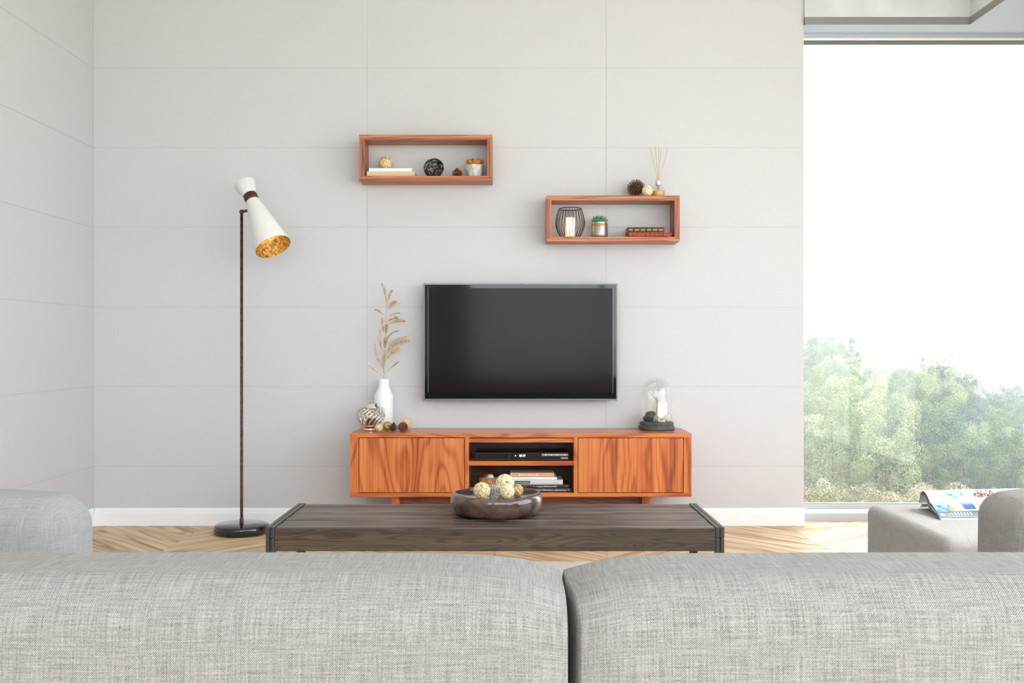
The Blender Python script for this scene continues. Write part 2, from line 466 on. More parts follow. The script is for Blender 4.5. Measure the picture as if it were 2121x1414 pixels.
def window(name, axis, a0, a1, at, z_frame0, z_top, mull, out_dir, label, z_head=None):
    """floor-to-soffit glazing: sill rails, head rail, posts, one glass pane per bay"""
    r = empty_struct(name, (0, 0, 0), label)
    def b(n, m, u0, u1, w0, w1, z0, z1, bev=0.0):
        lo, hi = sorted((at + w0 * out_dir, at + w1 * out_dir))
        if axis == 'x': return bx(n, m, r, u0, u1, lo, hi, z0, z1, bev)
        return bx(n, m, r, lo, hi, u0, u1, z0, z1, bev)
    b('sill_base', M_FRAME, a0, a1, 0.0, 0.13, -0.014, 0.048, 0.002)
    b('sill_rail', M_WHITE, a0, a1, 0.010, 0.12, 0.048, 0.075, 0.002)
    b('bottom_rail', M_FRAME, a0, a1, 0.022, 0.10, 0.075, z_frame0, 0.003)
    b('bottom_seal', M_SEAL, a0, a1, 0.030, 0.09, z_frame0, z_frame0 + 0.003)
    b('head_rail', M_FRAME, a0, a1, 0.0, 0.12, z_top + 0.018, z_head or ZS, 0.002)
    b('head_stop', M_WHITE, a0, a1, 0.014, 0.11, z_top + 0.006, z_top + 0.018)
    b('head_seal', M_SEAL, a0, a1, 0.024, 0.10, z_top, z_top + 0.006)
    edges = [a0] + mull + [a1]
    for m_ in mull: b('window_post', M_FRAME, m_ - 0.03, m_ + 0.03, 0.01, 0.11, z_frame0, z_top, 0.003)
    for u0, u1 in zip(edges, edges[1:]): b('glass_pane', M_PANE, u0, u1, 0.060, 0.064, z_frame0, z_top + 0.006)
    return r
window('window_1', 'x', XW - 0.0, XR + 0.02, YW, 0.105, 3.090, [], 1, 'tall window beside the television wall')
window('window_2', 'y', YR, 4.65, XR, 0.105, 3.090, [-0.4, 3.0], 1, 'long side glazing on the right of the room')
struct(bx('light_block_pier', M_PLASTER, None, XR - 0.01, XR + 0.15, 4.65, YW, 0.0, ZS))  # unseen pier, added and sized to cut daylight on the television wall's right end
struct(bx('wall_rear', M_WALL, None, -1.45, -0.63, YR - 0.2, YR, 0, ZC))
struct(bx('wall_rear_lintel', M_WALL, None, XL - 0.2, XR + 0.15, YR - 0.2, YR, 3.66, ZC))
window('window_3', 'x', -0.63, XR, YR - 0.12, 0.105, 3.615, [1.35], 1, 'rear glazing behind the sofa', 3.66)
window('fill_window', 'x', XL, -1.45, YR - 0.12, 0.105, 3.615, [], 1, 'added unseen rear window in the left corner, for more light', 3.66)  # unseen opening added to brighten the left side of the room

# ------------------------------------------------------------------ sofa, armchairs, ottoman, rug
def soft_box(cx, cy, cz, hx, hy, hz, r, puff=(0, 0, 0), nflat=10, nr=6, drop=0.0, dropn=4, kx=1.0, skew=0.0):
    hx = hx / kx
    """upholstered block: rounded edges, slightly domed faces, continuous cloth UV round the X axis"""
    def axis(h):
        i = h - r
        a = [-(i + r * math.tan(PI / 4 * (nr - k) / nr)) for k in range(nr)]
        mid = [-i + 2 * i * k / nflat for k in range(nflat + 1)]
        return a + mid + [-v for v in reversed(a)]
    def arc(p, h):
        i = h - r
        if abs(p) <= i: return p
        return math.copysign(i + r * math.atan((abs(p) - i) / r), p)
    A = (axis(hx), axis(hy), axis(hz)); H = (hx, hy, hz)
    m = MB()
    def pt(p):
        q = [max(-(h - r), min(h - r, v)) for v, h in zip(p, H)]
        d = Vector([a - b for a, b in zip(p, q)]); d.normalize()
        o = Vector(q) + d * r
        f = [1 - min(1, abs(v) / h) ** 2 for v, h in zip(o, H)]
        o.x += d.x * puff[0] * f[1] * f[2]; o.y += d.y * puff[1] * f[0] * f[2]; o.z += d.z * puff[2] * f[0] * f[1]
        if drop and o.z > 0: o.z -= drop * min(1, abs(o.x) / hx) ** dropn * (o.z / hz)
        X = o.x * kx
        if skew: X -= skew * max(0.0, -o.x / hx) ** 8 * min(1.0, max(0.0, (o.y + hy - 0.01) / 0.13))
        return (X + cx, o.y + cy, o.z + cz)
    hyi, hzi = hy - r, hz - r
    for ax in range(3):
        for sg in (-1, 1):
            ua, va = [(1, 2), (0, 2), (0, 1)][ax]
            U, V = A[ua], A[va]; vs_, uvs = [], []
            for v in V:
                for u in U:
                    p = [0, 0, 0]; p[ax] = sg * H[ax]; p[ua] = u; p[va] = v
                    vs_.append(pt(p)); au, av = arc(u, H[ua]) * (kx if ua == 0 else 1), arc(v, H[va])
                    if ax == 1: uvs.append((au, av if sg < 0 else -av + 2 * (hzi + hyi + r * PI / 2) + r * PI / 2))
                    elif ax == 2: uvs.append((au, av + hzi + r * PI / 2 + hyi if sg > 0 else -av - hzi - r * PI / 2 - hyi))
                    else: uvs.append((au + 3, av))
            nu = len(U)
            fs = []
            for j in range(len(V) - 1):
                for i in range(nu - 1):
                    q = (j * nu + i, j * nu + i + 1, (j + 1) * nu + i + 1, (j + 1) * nu + i)
                    flip = (sg < 0) != (ax == 1)
                    fs.append(q[::-1] if flip else q)
            m.add(vs_, fs, None, uvs)
    return m

def cushion(name, mat, parent, x0, x1, y0, y1, z0, z1, r, **k):
    m = soft_box((x0 + x1) / 2, (y0 + y1) / 2, (z0 + z1) / 2, (x1 - x0) / 2, (y1 - y0) / 2, (z1 - z0) / 2, r, **k)
    return m.build(name, mat, parent, smooth=True, weld=True)

rug = MB().box(-1.75, 1.62, 1.9, 5.17, 0.0, 0.009)
rug.uv = {i: [((rug.v[j][0]), (rug.v[j][1])) for j in f] for i, f in enumerate(rug.f)}
ru = rug.build('area_rug', M_RUG)
tag(ru, 'cream woven rug lying under the coffee table', 'rug')

sofa = thing('sofa', 'light grey woven sofa seen from behind in the foreground', 'sofa', (0.09, 1.9, 0.009))
SX0, SX1 = -1.30, 1.46
cushion('base', M_SOFA, sofa, SX0, SX1, 1.46, 2.36, 0.11, 0.33, 0.03)
cushion('back_frame', M_SOFA, sofa, SX0 + 0.2, SX1 - 0.2, 1.47, 1.60, 0.30, 0.50, 0.03)
cushion('back_cushion', M_SOFA, sofa, SX0 + 0.02, 0.0830, 1.43, 1.70, 0.47, 0.790, 0.072, puff=(0.0, 0.010, 0.004), drop=0.028, dropn=12, kx=0.06, nflat=22, nr=8)
rc = cushion('back_cushion', M_SOFA, sofa, 0.0960, SX1 - 0.02, 1.43, 1.70, 0.47, 0.790, 0.072, puff=(0.0, 0.010, 0.004), drop=0.028, dropn=12, kx=0.06, skew=0.0145, nflat=22, nr=8)
for a, b in ((SX0 + 0.2, 0.085), (0.092, SX1 - 0.2)): cushion('seat_cushion', M_SOFA, sofa, a, b, 1.68, 2.38, 0.325, 0.455, 0.05, puff=(0, 0, 0.012))
for a, b in ((SX0, SX0 + 0.20), (SX1 - 0.20, SX1)): cushion('armrest', M_SOFA, sofa, a, b, 1.72, 2.36, 0.30, 0.60, 0.06)
for a in (SX0 + 0.12, SX1 - 0.12):
    for b in (1.56, 2.26): MB().lathe([(0, 0.009), (0.018, 0.009), (0.026, 0.11), (0, 0.11)], 16, Matrix.Translation((a, b, 0))).build('leg', M_IRON, sofa, smooth=False)

def armchair(label, x0, x1, y0, ztop, r, mat, drop, dropn, group):
    cx = (x0 + x1) / 2
    t = thing('armchair', label, 'armchair', (cx, y0 + 0.42, 0.009), group)
    cushion('base', mat, t, x0 + 0.02, x1 - 0.02, y0 + 0.03, y0 + 0.84, 0.10, 0.30, 0.04)
    cushion('backrest', mat, t, x0, x1, y0, y0 + 0.26, 0.28, ztop, r, puff=(0.006, 0.012, 0.010), drop=drop, dropn=dropn, nflat=16, nr=8)
    cushion('seat_cushion', mat, t, x0 + 0.03, x1 - 0.03, y0 + 0.24, y0 + 0.86, 0.285, 0.40, 0.05, puff=(0, 0, 0.012))
    for a in (x0 + 0.10, x1 - 0.10):
        for b in (y0 + 0.12, y0 + 0.74): MB().lathe([(0, 0.009), (0.016, 0.009), (0.024, 0.105), (0, 0.105)], 14, Matrix.Translation((a, b, 0))).build('leg', M_IRON, t)
    return t
armchair('light grey armchair at the left, its rounded back towards us', -2.05, -1.150, 2.53, 0.736, 0.085, M_CHAIR, 0.014, 4, None)
armchair('grey armchair back at the right edge, in front of the ottoman', 1.285, 2.15, 2.53, 0.742, 0.062, M_CHAIR2, 0.02, 4, None)

ot = thing('ottoman', 'square grey upholstered ottoman holding an open magazine, near the window', 'ottoman', (2.04, 4.05, 0.0))
cushion('cushion_block', M_OTTO, ot, 1.585, 2.50, 3.66, 4.47, 0.06, 0.420, 0.042, puff=(0, 0, 0.0), nflat=14)
for a in (1.68, 2.40):
    for b in (3.76, 4.37): MB().lathe([(0, 0), (0.02, 0), (0.024, 0.065), (0, 0.065)], 14, Matrix.Translation((a, b, 0))).build('leg', M_IRON, ot)

# open magazine, pages arched
M_PAPER = plain('paper', (244, 244, 242), 0.45)
mag = thing('magazine', 'open glossy magazine with colour pictures lying on the ottoman', 'magazine', (1.745, 4.055, 0.4205))
MU = Vector((math.cos(0.15), math.sin(0.15), 0)); MV = Vector((0.10, 0.995, 0)); MW = 0.46
PROF_TOP = [(0, 0.012), (0.03, 0.020), (0.06, 0.030), (0.095, 0.043), (0.125, 0.050), (0.133, 0.050), (0.15, 0.064), (0.18, 0.078), (0.21, 0.086), (0.235, 0.085), (0.26, 0.072), (0.275, 0.050), (0.285, 0.025)]
PROF_LOW = [(-0.004, 0.001), (0.03, 0.008), (0.06, 0.016), (0.10, 0.024), (0.13, 0.020), (0.16, 0.026), (0.20, 0.034), (0.24, 0.028), (0.28, 0.008)]
def prof_at(pr, t):
    v = pr[0][0] + (pr[-1][0] - pr[0][0]) * t
    for (a, za), (b, zb) in zip(pr, pr[1:]):
        if v <= b + 1e-9: return v, za + (zb - za) * (v - a) / (b - a)
    return pr[-1]
def mpt(pr, u, t, off=0.0, skew=0.0):
    v, z = prof_at(pr, t)
    return MU * (u * MW + skew) + MV * v + Vector((0, 0, z + off))
def sheet(name, pr, th, mat, off=0.0, skew=0.0, u0=0.0, u1=1.0):
    m = MB(); nu, nv = 8, 40
    top = [[mpt(pr, u0 + (u1 - u0) * i / nu, j / nv, off, skew) for i in range(nu + 1)] for j in range(nv + 1)]
    m.grid(lambda a, b: mpt(pr, u0 + (u1 - u0) * a, b, off, skew), nu, nv)
    m.grid(lambda a, b: mpt(pr, u0 + (u1 - u0) * (1 - a), b, off - th, skew), nu, nv)
    for uu in (u0, u1): m.grid(lambda a, b, uu=uu: mpt(pr, uu, b, off - th * a, skew), 1, nv)
    for tt in (0, 1): m.grid(lambda a, b, tt=tt: mpt(pr, u0 + (u1 - u0) * a, tt, off - th * b, skew), nu, 1)
    return m.build(name, mat, mag, smooth=True, origin=(0, 0, 0), weld=True)
pg = sheet('open_page', PROF_TOP, 0.0016, M_PAPER)
sheet('lower_page', PROF_LOW, 0.0012, M_PAPER, 0.0, 0.002)
sheet('curled_page', [(0.06, 0.022), (0.10, 0.036), (0.14, 0.040), (0.18, 0.056), (0.21, 0.066), (0.24, 0.062), (0.27, 0.035)], 0.001, M_PAPER, 0.0, -0.006)
def decal(name, u0, u1, t0, t1, mat, off=0.0006):
    m = MB().grid(lambda a, b: mpt(PROF_TOP, u0 + (u1 - u0) * a, t0 + (t1 - t0) * b, off), 6, 8)
    return m.build(name, mat, pg, smooth=True, origin=(0, 0, 0))
def sky_print(name, c1, c2):
    t = NT(name); g = t.n('TexCoord').outputs['UV']
    nz = t.n('TexNoise', {'Vector': g, 'Scale': 3.0, 'Detail': 3.0}).outputs[0]
    t.bsdf(base=t.ramp(nz, [(0.4, lin(c1)), (0.62, lin(c2))]), rough=0.3); return t.m
def crowd_print():
    t = NT('print_red_black'); g = t.n('TexCoord').outputs['UV']
    mp = t.n('Mapping', {'Vector': g, 'Rotation': (0, 0, 0.7), 'Scale': (9, 4, 1)}).outputs[0]
    c = t.n('TexVoronoi', {'Vector': mp, 'Scale': 2.0}).outputs['Color']
    s_ = t.n('SeparateXYZ', {0: c}).outputs[0]
    r = t.n('ValToRGB', {0: s_}); r.color_ramp.interpolation = 'CONSTANT'; e = r.color_ramp.elements
    e.new(0.3); e.new(0.62); 
    for el, (p, col) in zip(e, [(0, (25, 25, 28)), (0.36, (235, 235, 235)), (0.58, (228, 52, 44)), (0.84, (150, 152, 156))]): el.position = p; el.color = (*lin(col), 1)
    t.bsdf(base=r.outputs[0], rough=0.3); return t.m
M_PSKY = sky_print('print_sky', (40, 150, 226), (236, 246, 252)); M_PBLUE = sky_print('print_blue', (14, 98, 200), (150, 200, 240))
M_PRED = crowd_print(); M_PCYAN = plain('print_cyan', (160, 212, 226), 0.3); M_PGREY = plain('print_slate', (74, 82, 92), 0.3)
M_PORG = plain('print_orange', (246, 146, 44), 0.3); M_PYEL = plain('print_yellow', (236, 206, 60), 0.3); M_PNAVY = plain('print_navy', (40, 88, 132), 0.3)
M_PGREEN = plain('print_green', (120, 206, 150), 0.3); M_PTEXT = plain('print_text', (120, 124, 128), 0.3); M_PSILV = plain('print_silver', (196, 204, 214), 0.3)
decal('footer_band', 0.0, 1.0, 0.015, 0.165, M_PGREY)
decal('footer_edge', 0.0, 1.0, 0.0, 0.015, M_PNAVY)
decal('page_mark', 0.02, 0.05, 0.04, 0.10, M_PAPER, 0.0010)
for k in range(30):
    if k in (8, 9, 16, 23): continue
    decal('footer_text', 0.10 + k * 0.030, 0.107 + k * 0.030, 0.03, 0.10 + 0.05 * rng.random(), M_PYEL if k in (0, 1, 17) else M_PAPER, 0.0010)
decal('sky_picture', 0.0, 0.155, 0.165, 0.45, M_PBLUE)
decal('yellow_stripe', 0.155, 0.185, 0.165, 0.45, M_PORG)
decal('device_body', 0.20, 0.44, 0.18, 0.44, M_PSILV)
decal('device_screen', 0.285, 0.40, 0.20, 0.42, M_PNAVY, 0.0010)
decal('orange_stripe', 0.44, 0.465, 0.165, 0.45, M_PORG)
decal('cyan_panel', 0.465, 1.0, 0.165, 0.45, M_PCYAN)
for k in range(16): decal('panel_text', 0.50 + k * 0.03, 0.506 + k * 0.03, 0.20, 0.42, M_PAPER, 0.0010)
decal('cloud_picture', 0.155, 0.36, 0.47, 0.74, M_PSKY)
decal('crowd_picture', 0.46, 0.67, 0.47, 0.76, M_PRED)
for k in range(8): decal('column_text', 0.72 + k * 0.022, 0.725 + k * 0.022, 0.48, 0.74, M_PTEXT, 0.0008)
decal('green_badge', 0.905, 0.955, 0.50, 0.58, M_PGREEN)
decal('green_badge', 0.905, 0.955, 0.66, 0.72, M_PGREEN)

# ------------------------------------------------------------------ coffee table
TZ = 0.40; TX0, TX1, TY0, TY1 = -0.987, 0.851, 3.99, 4.59
ct = thing('coffee_table', 'long dark plank coffee table with grey metal end frames', 'coffee table', ((TX0 + TX1) / 2, 4.29, 0.009))
ct_in0, ct_in1 = TX0 + 0.036, TX1 - 0.036
pw = (TY1 - TY0) / 10
for k in range(10):
    bx('table_plank', M_TABLE, ct, ct_in0, ct_in1, TY0 + k * pw + 0.0022, TY0 + (k + 1) * pw - 0.0022, TZ - 0.034, TZ - 0.0008 * (k % 3), 0.0035)
bx('apron', M_APRON, ct, ct_in0, ct_in1, TY0 + 0.002, TY0 + 0.028, TZ - 0.093, TZ - 0.036, 0.002)
bx('apron', M_APRON, ct, ct_in0, ct_in1, TY0 - 0.003, TY0 + 0.001, TZ - 0.093, TZ - 0.004, 0.001)
bx('apron', M_APRON, ct, ct_in0, ct_in1, TY1 - 0.030, TY1 - 0.002, TZ - 0.093, TZ - 0.036, 0.002)
for s_, xo in ((1, TX0), (-1, TX1)):
    for a, b in ((0.0, 0.0165), (0.0185, 0.035)):
        x0, x1 = sorted((xo + s_ * a, xo + s_ * b))
        bx('top_bar', M_IRON, ct, x0, x1, TY0 - 0.005, TY1 + 0.004, TZ - 0.04, TZ + 0.003, 0.0025)
        for y0, y1 in ((TY0 - 0.005, TY0 + 0.035), (TY1 - 0.036, TY1 + 0.004)):
            bx('leg', M_IRON, ct, x0, x1, y0, y1, 0.009, TZ - 0.041, 0.004)
        bx('floor_bar', M_IRON, ct, x0, x1, TY0 + 0.036, TY1 - 0.037, 0.009, 0.040, 0.002)

# wooden bowl
def bowl_mat():
    t = NT('glazed_brown_bowl'); co = t.n('TexCoord').outputs['Object']
    nz = t.n('TexNoise', {'Vector': co, 'Scale': 9.0, 'Detail': 5.0, 'Roughness': 0.65, 'Distortion': 0.6}).outputs[0]
    col = t.ramp(nz, [(0.34, lin((52, 34, 29))), (0.50, lin((84, 60, 52))), (0.62, lin((104, 84, 76))), (0.72, lin((150, 90, 54)))])
    t.bsdf(base=col, rough=0.14, coat=0.7, coat_rough=0.06); return t.m
BX, BY = (1028.5 - HX) / F * 4.33, 4.33
bowl = MB().lathe([(0, 0), (0.160, 0.0), (0.182, 0.006), (0.195, 0.022), (0.2005, 0.048), (0.200, 0.072), (0.196, 0.085), (0.189, 0.0905), (0.181, 0.0895), (0.165, 0.083), (0.130, 0.0765), (0.08, 0.0745), (0, 0.0740)], 72, Matrix.Translation((BX, BY, TZ + 0.0005)))
bo = bowl.build('decor_bowl', bowl_mat(), smooth=True)
tag(bo, 'wide shallow glossy brown bowl of decorative balls on the coffee table', 'bowl')

# ------------------------------------------------------------------ decorative balls and cones
def petal_mat(name, c1, c2, rim=(104, 72, 36)):
    """dried petal with a brown papery rim"""
    t = NT(name); tc = t.n('TexCoord')
    nz = t.n('TexNoise', {'Vector': tc.outputs['Object'], 'Scale': 55.0, 'Detail': 3.0}).outputs[0]
    e = t.n('SeparateXYZ', {0: tc.outputs['UV']}).outputs[0]
    f = t.ramp(t.math('ADD', e, t.math('MULTIPLY', t.math('SUBTRACT', nz, 0.5), 0.25)), [(0.80, (0, 0, 0)), (0.95, (1, 1, 1))])
    t.bsdf(base=t.mix(f, t.ramp(nz, [(0.35, lin(c1)), (0.65, lin(c2))]), lin(rim)), rough=0.6); return t.m
M_PETAL = petal_mat('dried_petal', (212, 184, 128), (246, 230, 188))
M_PETAL2 = petal_mat('dried_petal_dark', (166, 130, 78), (222, 194, 134))
M_PETALW = petal_mat('dried_petal_pale', (226, 204, 150), (250, 240, 212), (150, 116, 66))
M_CORE = plain('ball_core', (138, 104, 60), 0.8)
def fib(n):
    for k in range(n):
        z = 1 - 2 * (k + 0.5) / n; a = k * PI * (3 - math.sqrt(5)); r = math.sqrt(1 - z * z)
        yield Vector((r * math.cos(a), r * math.sin(a), z))
def petal_mesh(r, n, rot):
    m = MB(); R = Matrix.Rotation(rot, 3, 'X') @ Matrix.Rotation(rot * 1.7, 3, 'Z')
    w = r * 2.15 / math.sqrt(n) * 1.5
    for d in fib(n):
        d = (R @ d).normalized()
        dn = R @ Vector((0, 0, -1)); t = dn - d * dn.dot(d)
        if t.length < 0.05: t = d.orthogonal()
        t.normalize(); b = d.cross(t)
        def q(x, y, h): return (d + t * (y * w / r) + b * (x * w / r)).normalized() * (r * h)
        m.add([q(0, -1.0, 0.95), q(-0.85, -0.3, 0.957), q(0.85, -0.3, 0.957), q(0, 0, 1.0), q(-0.66, 0.5, 0.972), q(0.66, 0.5, 0.972), q(0, 0.95, 0.992)],
              [(0, 2, 3), (0, 3, 1), (1, 3, 4), (3, 2, 5), (4, 3, 6), (3, 5, 6)], None, [(1, 0), (1, 0), (1, 0), (0, 0), (1, 0), (1, 0), (1, 0)])
    return m
def petal_ball(label, c, r, mat=None, n=58, rot=0.4, group=None, name='petal_ball'):
    """c = centre of the ball"""
    t = thing(name, label, 'decorative ball', (c[0], c[1], c[2] - r), group)
    MB().sphere((0, 0, r), r * 0.93, 24, 14).build('core', M_CORE, t, smooth=True, origin=(0, 0, 0))
    pm = petal_mesh(r, n, rot); pm.v = [(x, y, z + r) for x, y, z in pm.v]
    pm.build('petal_shell', mat or M_PETAL, t, smooth=True, origin=(0, 0, 0))
    return t
M_CONE = mottled('cone_brown', (78, 44, 28), (138, 84, 56), 60, 0.65)
M_CONE_W = mottled('cone_white', (196, 188, 184), (246, 244, 242), 60, 0.7)
M_CONE_C = plain('cone_core', (54, 32, 22), 0.8)
def pine_cone(label, base, h, rad, mat=M_CONE, n=70, tilt=None, core=M_CONE_C):
    """base = point it rests on"""
    t = thing('pine_cone', label, 'pine cone', base)
    R = Matrix.Rotation(tilt[0], 4, tilt[1]) if tilt else Matrix.Identity(4)
    lift = Matrix.Translation((0, 0, (0 if not tilt else rad * 0.9)))
    R = lift @ R @ Matrix.Translation((0, 0, 0 if not tilt else -h * 0.45))
    prof = lambda f: rad * (0.55 + 0.45 * math.sin(PI * (f * 0.9 + 0.18))) * (1 - 0.55 * max(0, f - 0.45) / 0.55)
    MB().lathe([(0, h * 0.04)] + [(prof(i / 10) * 0.42, h * (0.04 + 0.86 * i / 10)) for i in range(11)] + [(0, h * 0.94)], 16).build('core', core, t, smooth=True, origin=(0, 0, 0)).data.transform(R)
    m = MB()
    for k in range(n):
        f = k / (n - 1); a = k * 2.39996; z = h * (0.07 + 0.80 * f); ro = prof(f); ri = ro * 0.30
        up = 0.25 + 0.75 * f; L = ro - ri; w = L * 0.36 * (1 - 0.3 * f) + rad * 0.06
        e = Vector((math.cos(a), math.sin(a), 0)); s_ = Vector((-math.sin(a), math.cos(a), 0)); zz = Vector((0, 0, 1))
        b0 = e * ri + zz * z; tip = e * ro + zz * (z + L * up * 0.55)
        mid = e * (ri + L * 0.7) + zz * (z + L * up * 0.30); th = zz * (h * 0.035)
        vs_ = [b0 - s_ * w * 0.35, b0 + s_ * w * 0.35, mid + s_ * w, tip + s_ * w * 0.4, tip - s_ * w * 0.4, mid - s_ * w]
        vs_ += [v - th * (0.6 if i not in (3, 4) else 0.9) for i, v in enumerate(vs_)]
        m.add(vs_, [(0, 1, 2, 5), (5, 2, 3, 4), (6, 11, 8, 7), (11, 10, 9, 8), (1, 7, 8, 2), (2, 8, 9, 3), (3, 9, 10, 4), (4, 10, 11, 5), (5, 11, 6, 0)])
    m.build('scales', mat, t, origin=(0, 0, 0)).data.transform(R)
    return t
BZ = TZ + 0.044
def bowl_ball(label, px, py, r, Y, mat, n, rot):
    p = P(px, py, Y); petal_ball(label, (p.x, Y, TZ + 0.0752 + r), r, mat, n, rot)
bowl_ball('tan petal ball at the left of the brown bowl', 998, 1012, 0.0375, 4.24, M_PETAL, 46, 0.5)
bowl_ball('largest cream petal ball, at the back of the brown bowl', 1046, 1002, 0.043, 4.42, M_PETALW, 40, 1.1)
bowl_ball('cream petal ball at the front of the brown bowl', 1050, 1018, 0.0335, 4.245, M_PETALW, 58, 2.0)
bowl_ball('smallest brownish petal ball at the right in the brown bowl', 1072, 1014, 0.026, 4.33, M_PETAL2, 50, 0.9)
pine_cone('white painted pine cone among the balls in the brown bowl', (P(1026, 1022, 4.27)[0], 4.295, TZ + 0.0755), 0.085, 0.031, M_CONE_W, 60, (1.15, 'Y'), plain('cone_core_white', (150, 142, 138), 0.8))

# ------------------------------------------------------------------ media console
KY0, KY1 = 5.854, 6.233; KX0, KX1 = -0.951, 1.056; KZ0, KZ1 = 0.2386, 0.613
SK = F / KY0
def kx(px): return (px - HX) / SK
def kz(py): return CAM_Z - (py - HY) / SK
kc = thing('media_console', 'low orange-brown wooden media console with two doors and open centre shelves', 'cabinet', ((KX0 + KX1) / 2, 6.04, 0.0))
bx('top_board', M_TEAK_X, kc, KX0, KX1, KY0, KY1, kz(906), KZ1, 0.0012)
bx('bottom_board', M_TEAK_X, kc, KX0, KX1, KY0, KY1, KZ0, kz(1020.8), 0.0012)
for a, b in ((KX0, kx(743)), (kx(1416.5), KX1)): bx('side_board', M_TEAK_Z, kc, a, b, KY0 + 0.0008, KY1, kz(1020.8), kz(906), 0.001)
for a, b in ((kx(963), kx(971)), (kx(1188.5), kx(1196.5))): bx('divider', M_TEAK_Z, kc, a, b, KY0 + 0.0008, KY1 - 0.01, kz(1020.8), kz(906), 0.001)
for a, b in ((743, 963), (1196.5, 1416.5)):
    bx('door', M_TEAK_Z, kc, kx(a) + 0.0035, kx(b) - 0.0035, KY0 + 0.0015, KY0 + 0.022, kz(1020.8) + 0.0035, kz(906) - 0.0035, 0.0012)
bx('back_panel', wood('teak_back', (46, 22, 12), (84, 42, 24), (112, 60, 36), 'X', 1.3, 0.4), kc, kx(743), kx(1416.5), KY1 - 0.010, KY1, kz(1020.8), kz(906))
bx('shelf', M_TEAK_X, kc, kx(971), kx(1188.5), KY0 + 0.006, KY1 - 0.010, kz(964), kz(955), 0.001)
bx('rail', M_TEAK_X, kc, kx(971), kx(1188.5), KY0 + 0.012, KY0 + 0.034, kz(916.5), kz(908), 0.001)
LY0 = 5.93
SL = F / LY0
lx = lambda px: (px - HX) / SL
for a, b in ((811, 828), (1330, 1348)):
    bx('leg', M_TEAK_Z, kc, lx(a), lx(b), LY0, LY0 + 0.22, 0.0, KZ0, 0.002)
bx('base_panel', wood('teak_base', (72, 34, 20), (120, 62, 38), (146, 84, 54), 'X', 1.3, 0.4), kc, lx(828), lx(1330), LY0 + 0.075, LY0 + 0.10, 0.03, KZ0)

# player in the upper slot
M_PLBLACK = plain('player_black', (16, 15, 16), 0.22); M_PLLINE = plain('player_edge', (62, 60, 60), 0.3)
M_LED = emitter('display_white', (235, 240, 245), 1.0); M_PLSILV = plain('player_silver', (150, 148, 144), 0.35)
SH = kz(955); DY = 5.885; SD = F / DY
dx = lambda px: (px - HX) / SD
dz = lambda py: CAM_Z - (py - HY) / SD
pl = thing('media_player', 'slim black disc player showing 05:39 on the console shelf', 'media player', ((dx(985) + dx(1178)) / 2, 6.0, SH))
PZ0, PZ1 = SH + 0.004, dz(937)
bx('casing', M_PLBLACK, pl, dx(985), dx(1178), DY, DY + 0.25, PZ0, PZ1, 0.0015)
bx('top_edge', M_PLLINE, pl, dx(986), dx(1177), DY - 0.0012, DY - 0.0004, PZ1 - 0.0036, PZ1 - 0.0020)
bx('bottom_edge', M_PLLINE, pl, dx(986), dx(1177), DY - 0.0012, DY - 0.0004, PZ0 + 0.0016, PZ0 + 0.0045)
bx('disc_slot_edge', M_PLLINE, pl, dx(1053.4), dx(1054.2), DY - 0.0012, DY - 0.0004, PZ0 + 0.006, PZ1 - 0.004)
bx('button_strip', M_PLSILV, pl, dx(1122), dx(1177), DY - 0.0014, DY - 0.0004, dz(943.8), dz(939.5), 0.0004)
bx('port_cover', M_PLSILV, pl, dx(1161.5), dx(1176.5), DY - 0.0014, DY - 0.0004, dz(950), dz(946.3), 0.0004)
for q in (1131, 1142.5, 1154, 1170): MB().lathe([(0, 0), (0.0025, 0), (0.002, 0.001), (0, 0.001)], 12, Matrix.Translation((dx(q), DY - 0.0014, dz(941.6))) @ Matrix.Rotation(PI / 2, 4, 'X')).build('button', M_LED, pl)
for a in (1000, 1163):
    bx('foot', M_PLBLACK, pl, dx(a), dx(a) + 0.02, DY + 0.02, DY + 0.22, SH, PZ0)
zc = dz(943.5)
MB().prism([(-0.0028, -0.0045), (0.0042, 0), (-0.0028, 0.0045)], 0, 0.0006, Matrix.Translation((dx(1067.8), DY - 0.0004, zc)) @ Matrix.Rotation(PI / 2, 4, 'X')).build('play_symbol', M_LED, pl)
text_mesh('clock_digits', '05:39', 0.0185, M_LED, pl, (dx(1075.5), DY - 0.0006, zc), sx=0.9)

# books lying in the lower slot
KB = kz(1020.8)
M_PAGES = mottled('book_pages', (222, 214, 196), (238, 232, 218), 300, 0.8)
def book(label, x0, x1, y0, depth, z0, h, cover, spine_mats=None, group=None, cov=0.0022):
    """closed book lying flat, spine towards the room"""
    t = thing('book', label, 'book', ((x0 + x1) / 2, y0 + depth / 2, z0), group)
    bx('page_block', M_PAGES, t, x0 + 0.003, x1 - 0.003, y0 + 0.003, y0 + depth - 0.003, z0 + cov, z0 + h - cov)
    bx('cover', cover, t, x0, x1, y0 + 0.0015, y0 + depth, z0, z0 + cov, 0.0005)
    bx('cover', cover, t, x0, x1, y0 + 0.0015, y0 + depth, z0 + h - cov, z0 + h, 0.0005)
    m = MB(); n = 8
    pr = [(0.0, z0)] + [(-0.0022 * math.sin(PI * i / n), z0 + h * i / n) for i in range(n + 1)] + [(0.0, z0 + h)]
    pr2 = [(x, y0 + 0.0022 + d, z) for x in (x0, x1) for d, z in pr] ; k = len(pr)
    m.add(pr2, [(i, i + k, i + k + 1, i + 1) for i in range(k - 1)] + [tuple(range(k)), tuple(range(2 * k - 1, k - 1, -1)), (0, k - 1, 2 * k - 1, k)])
    sp = m.build('spine', cover, t, smooth=True); smooth_by_angle(sp)
    return t
BYF = 5.90; SB = F / BYF
qx = lambda px: (px - HX) / SB
bz = KB
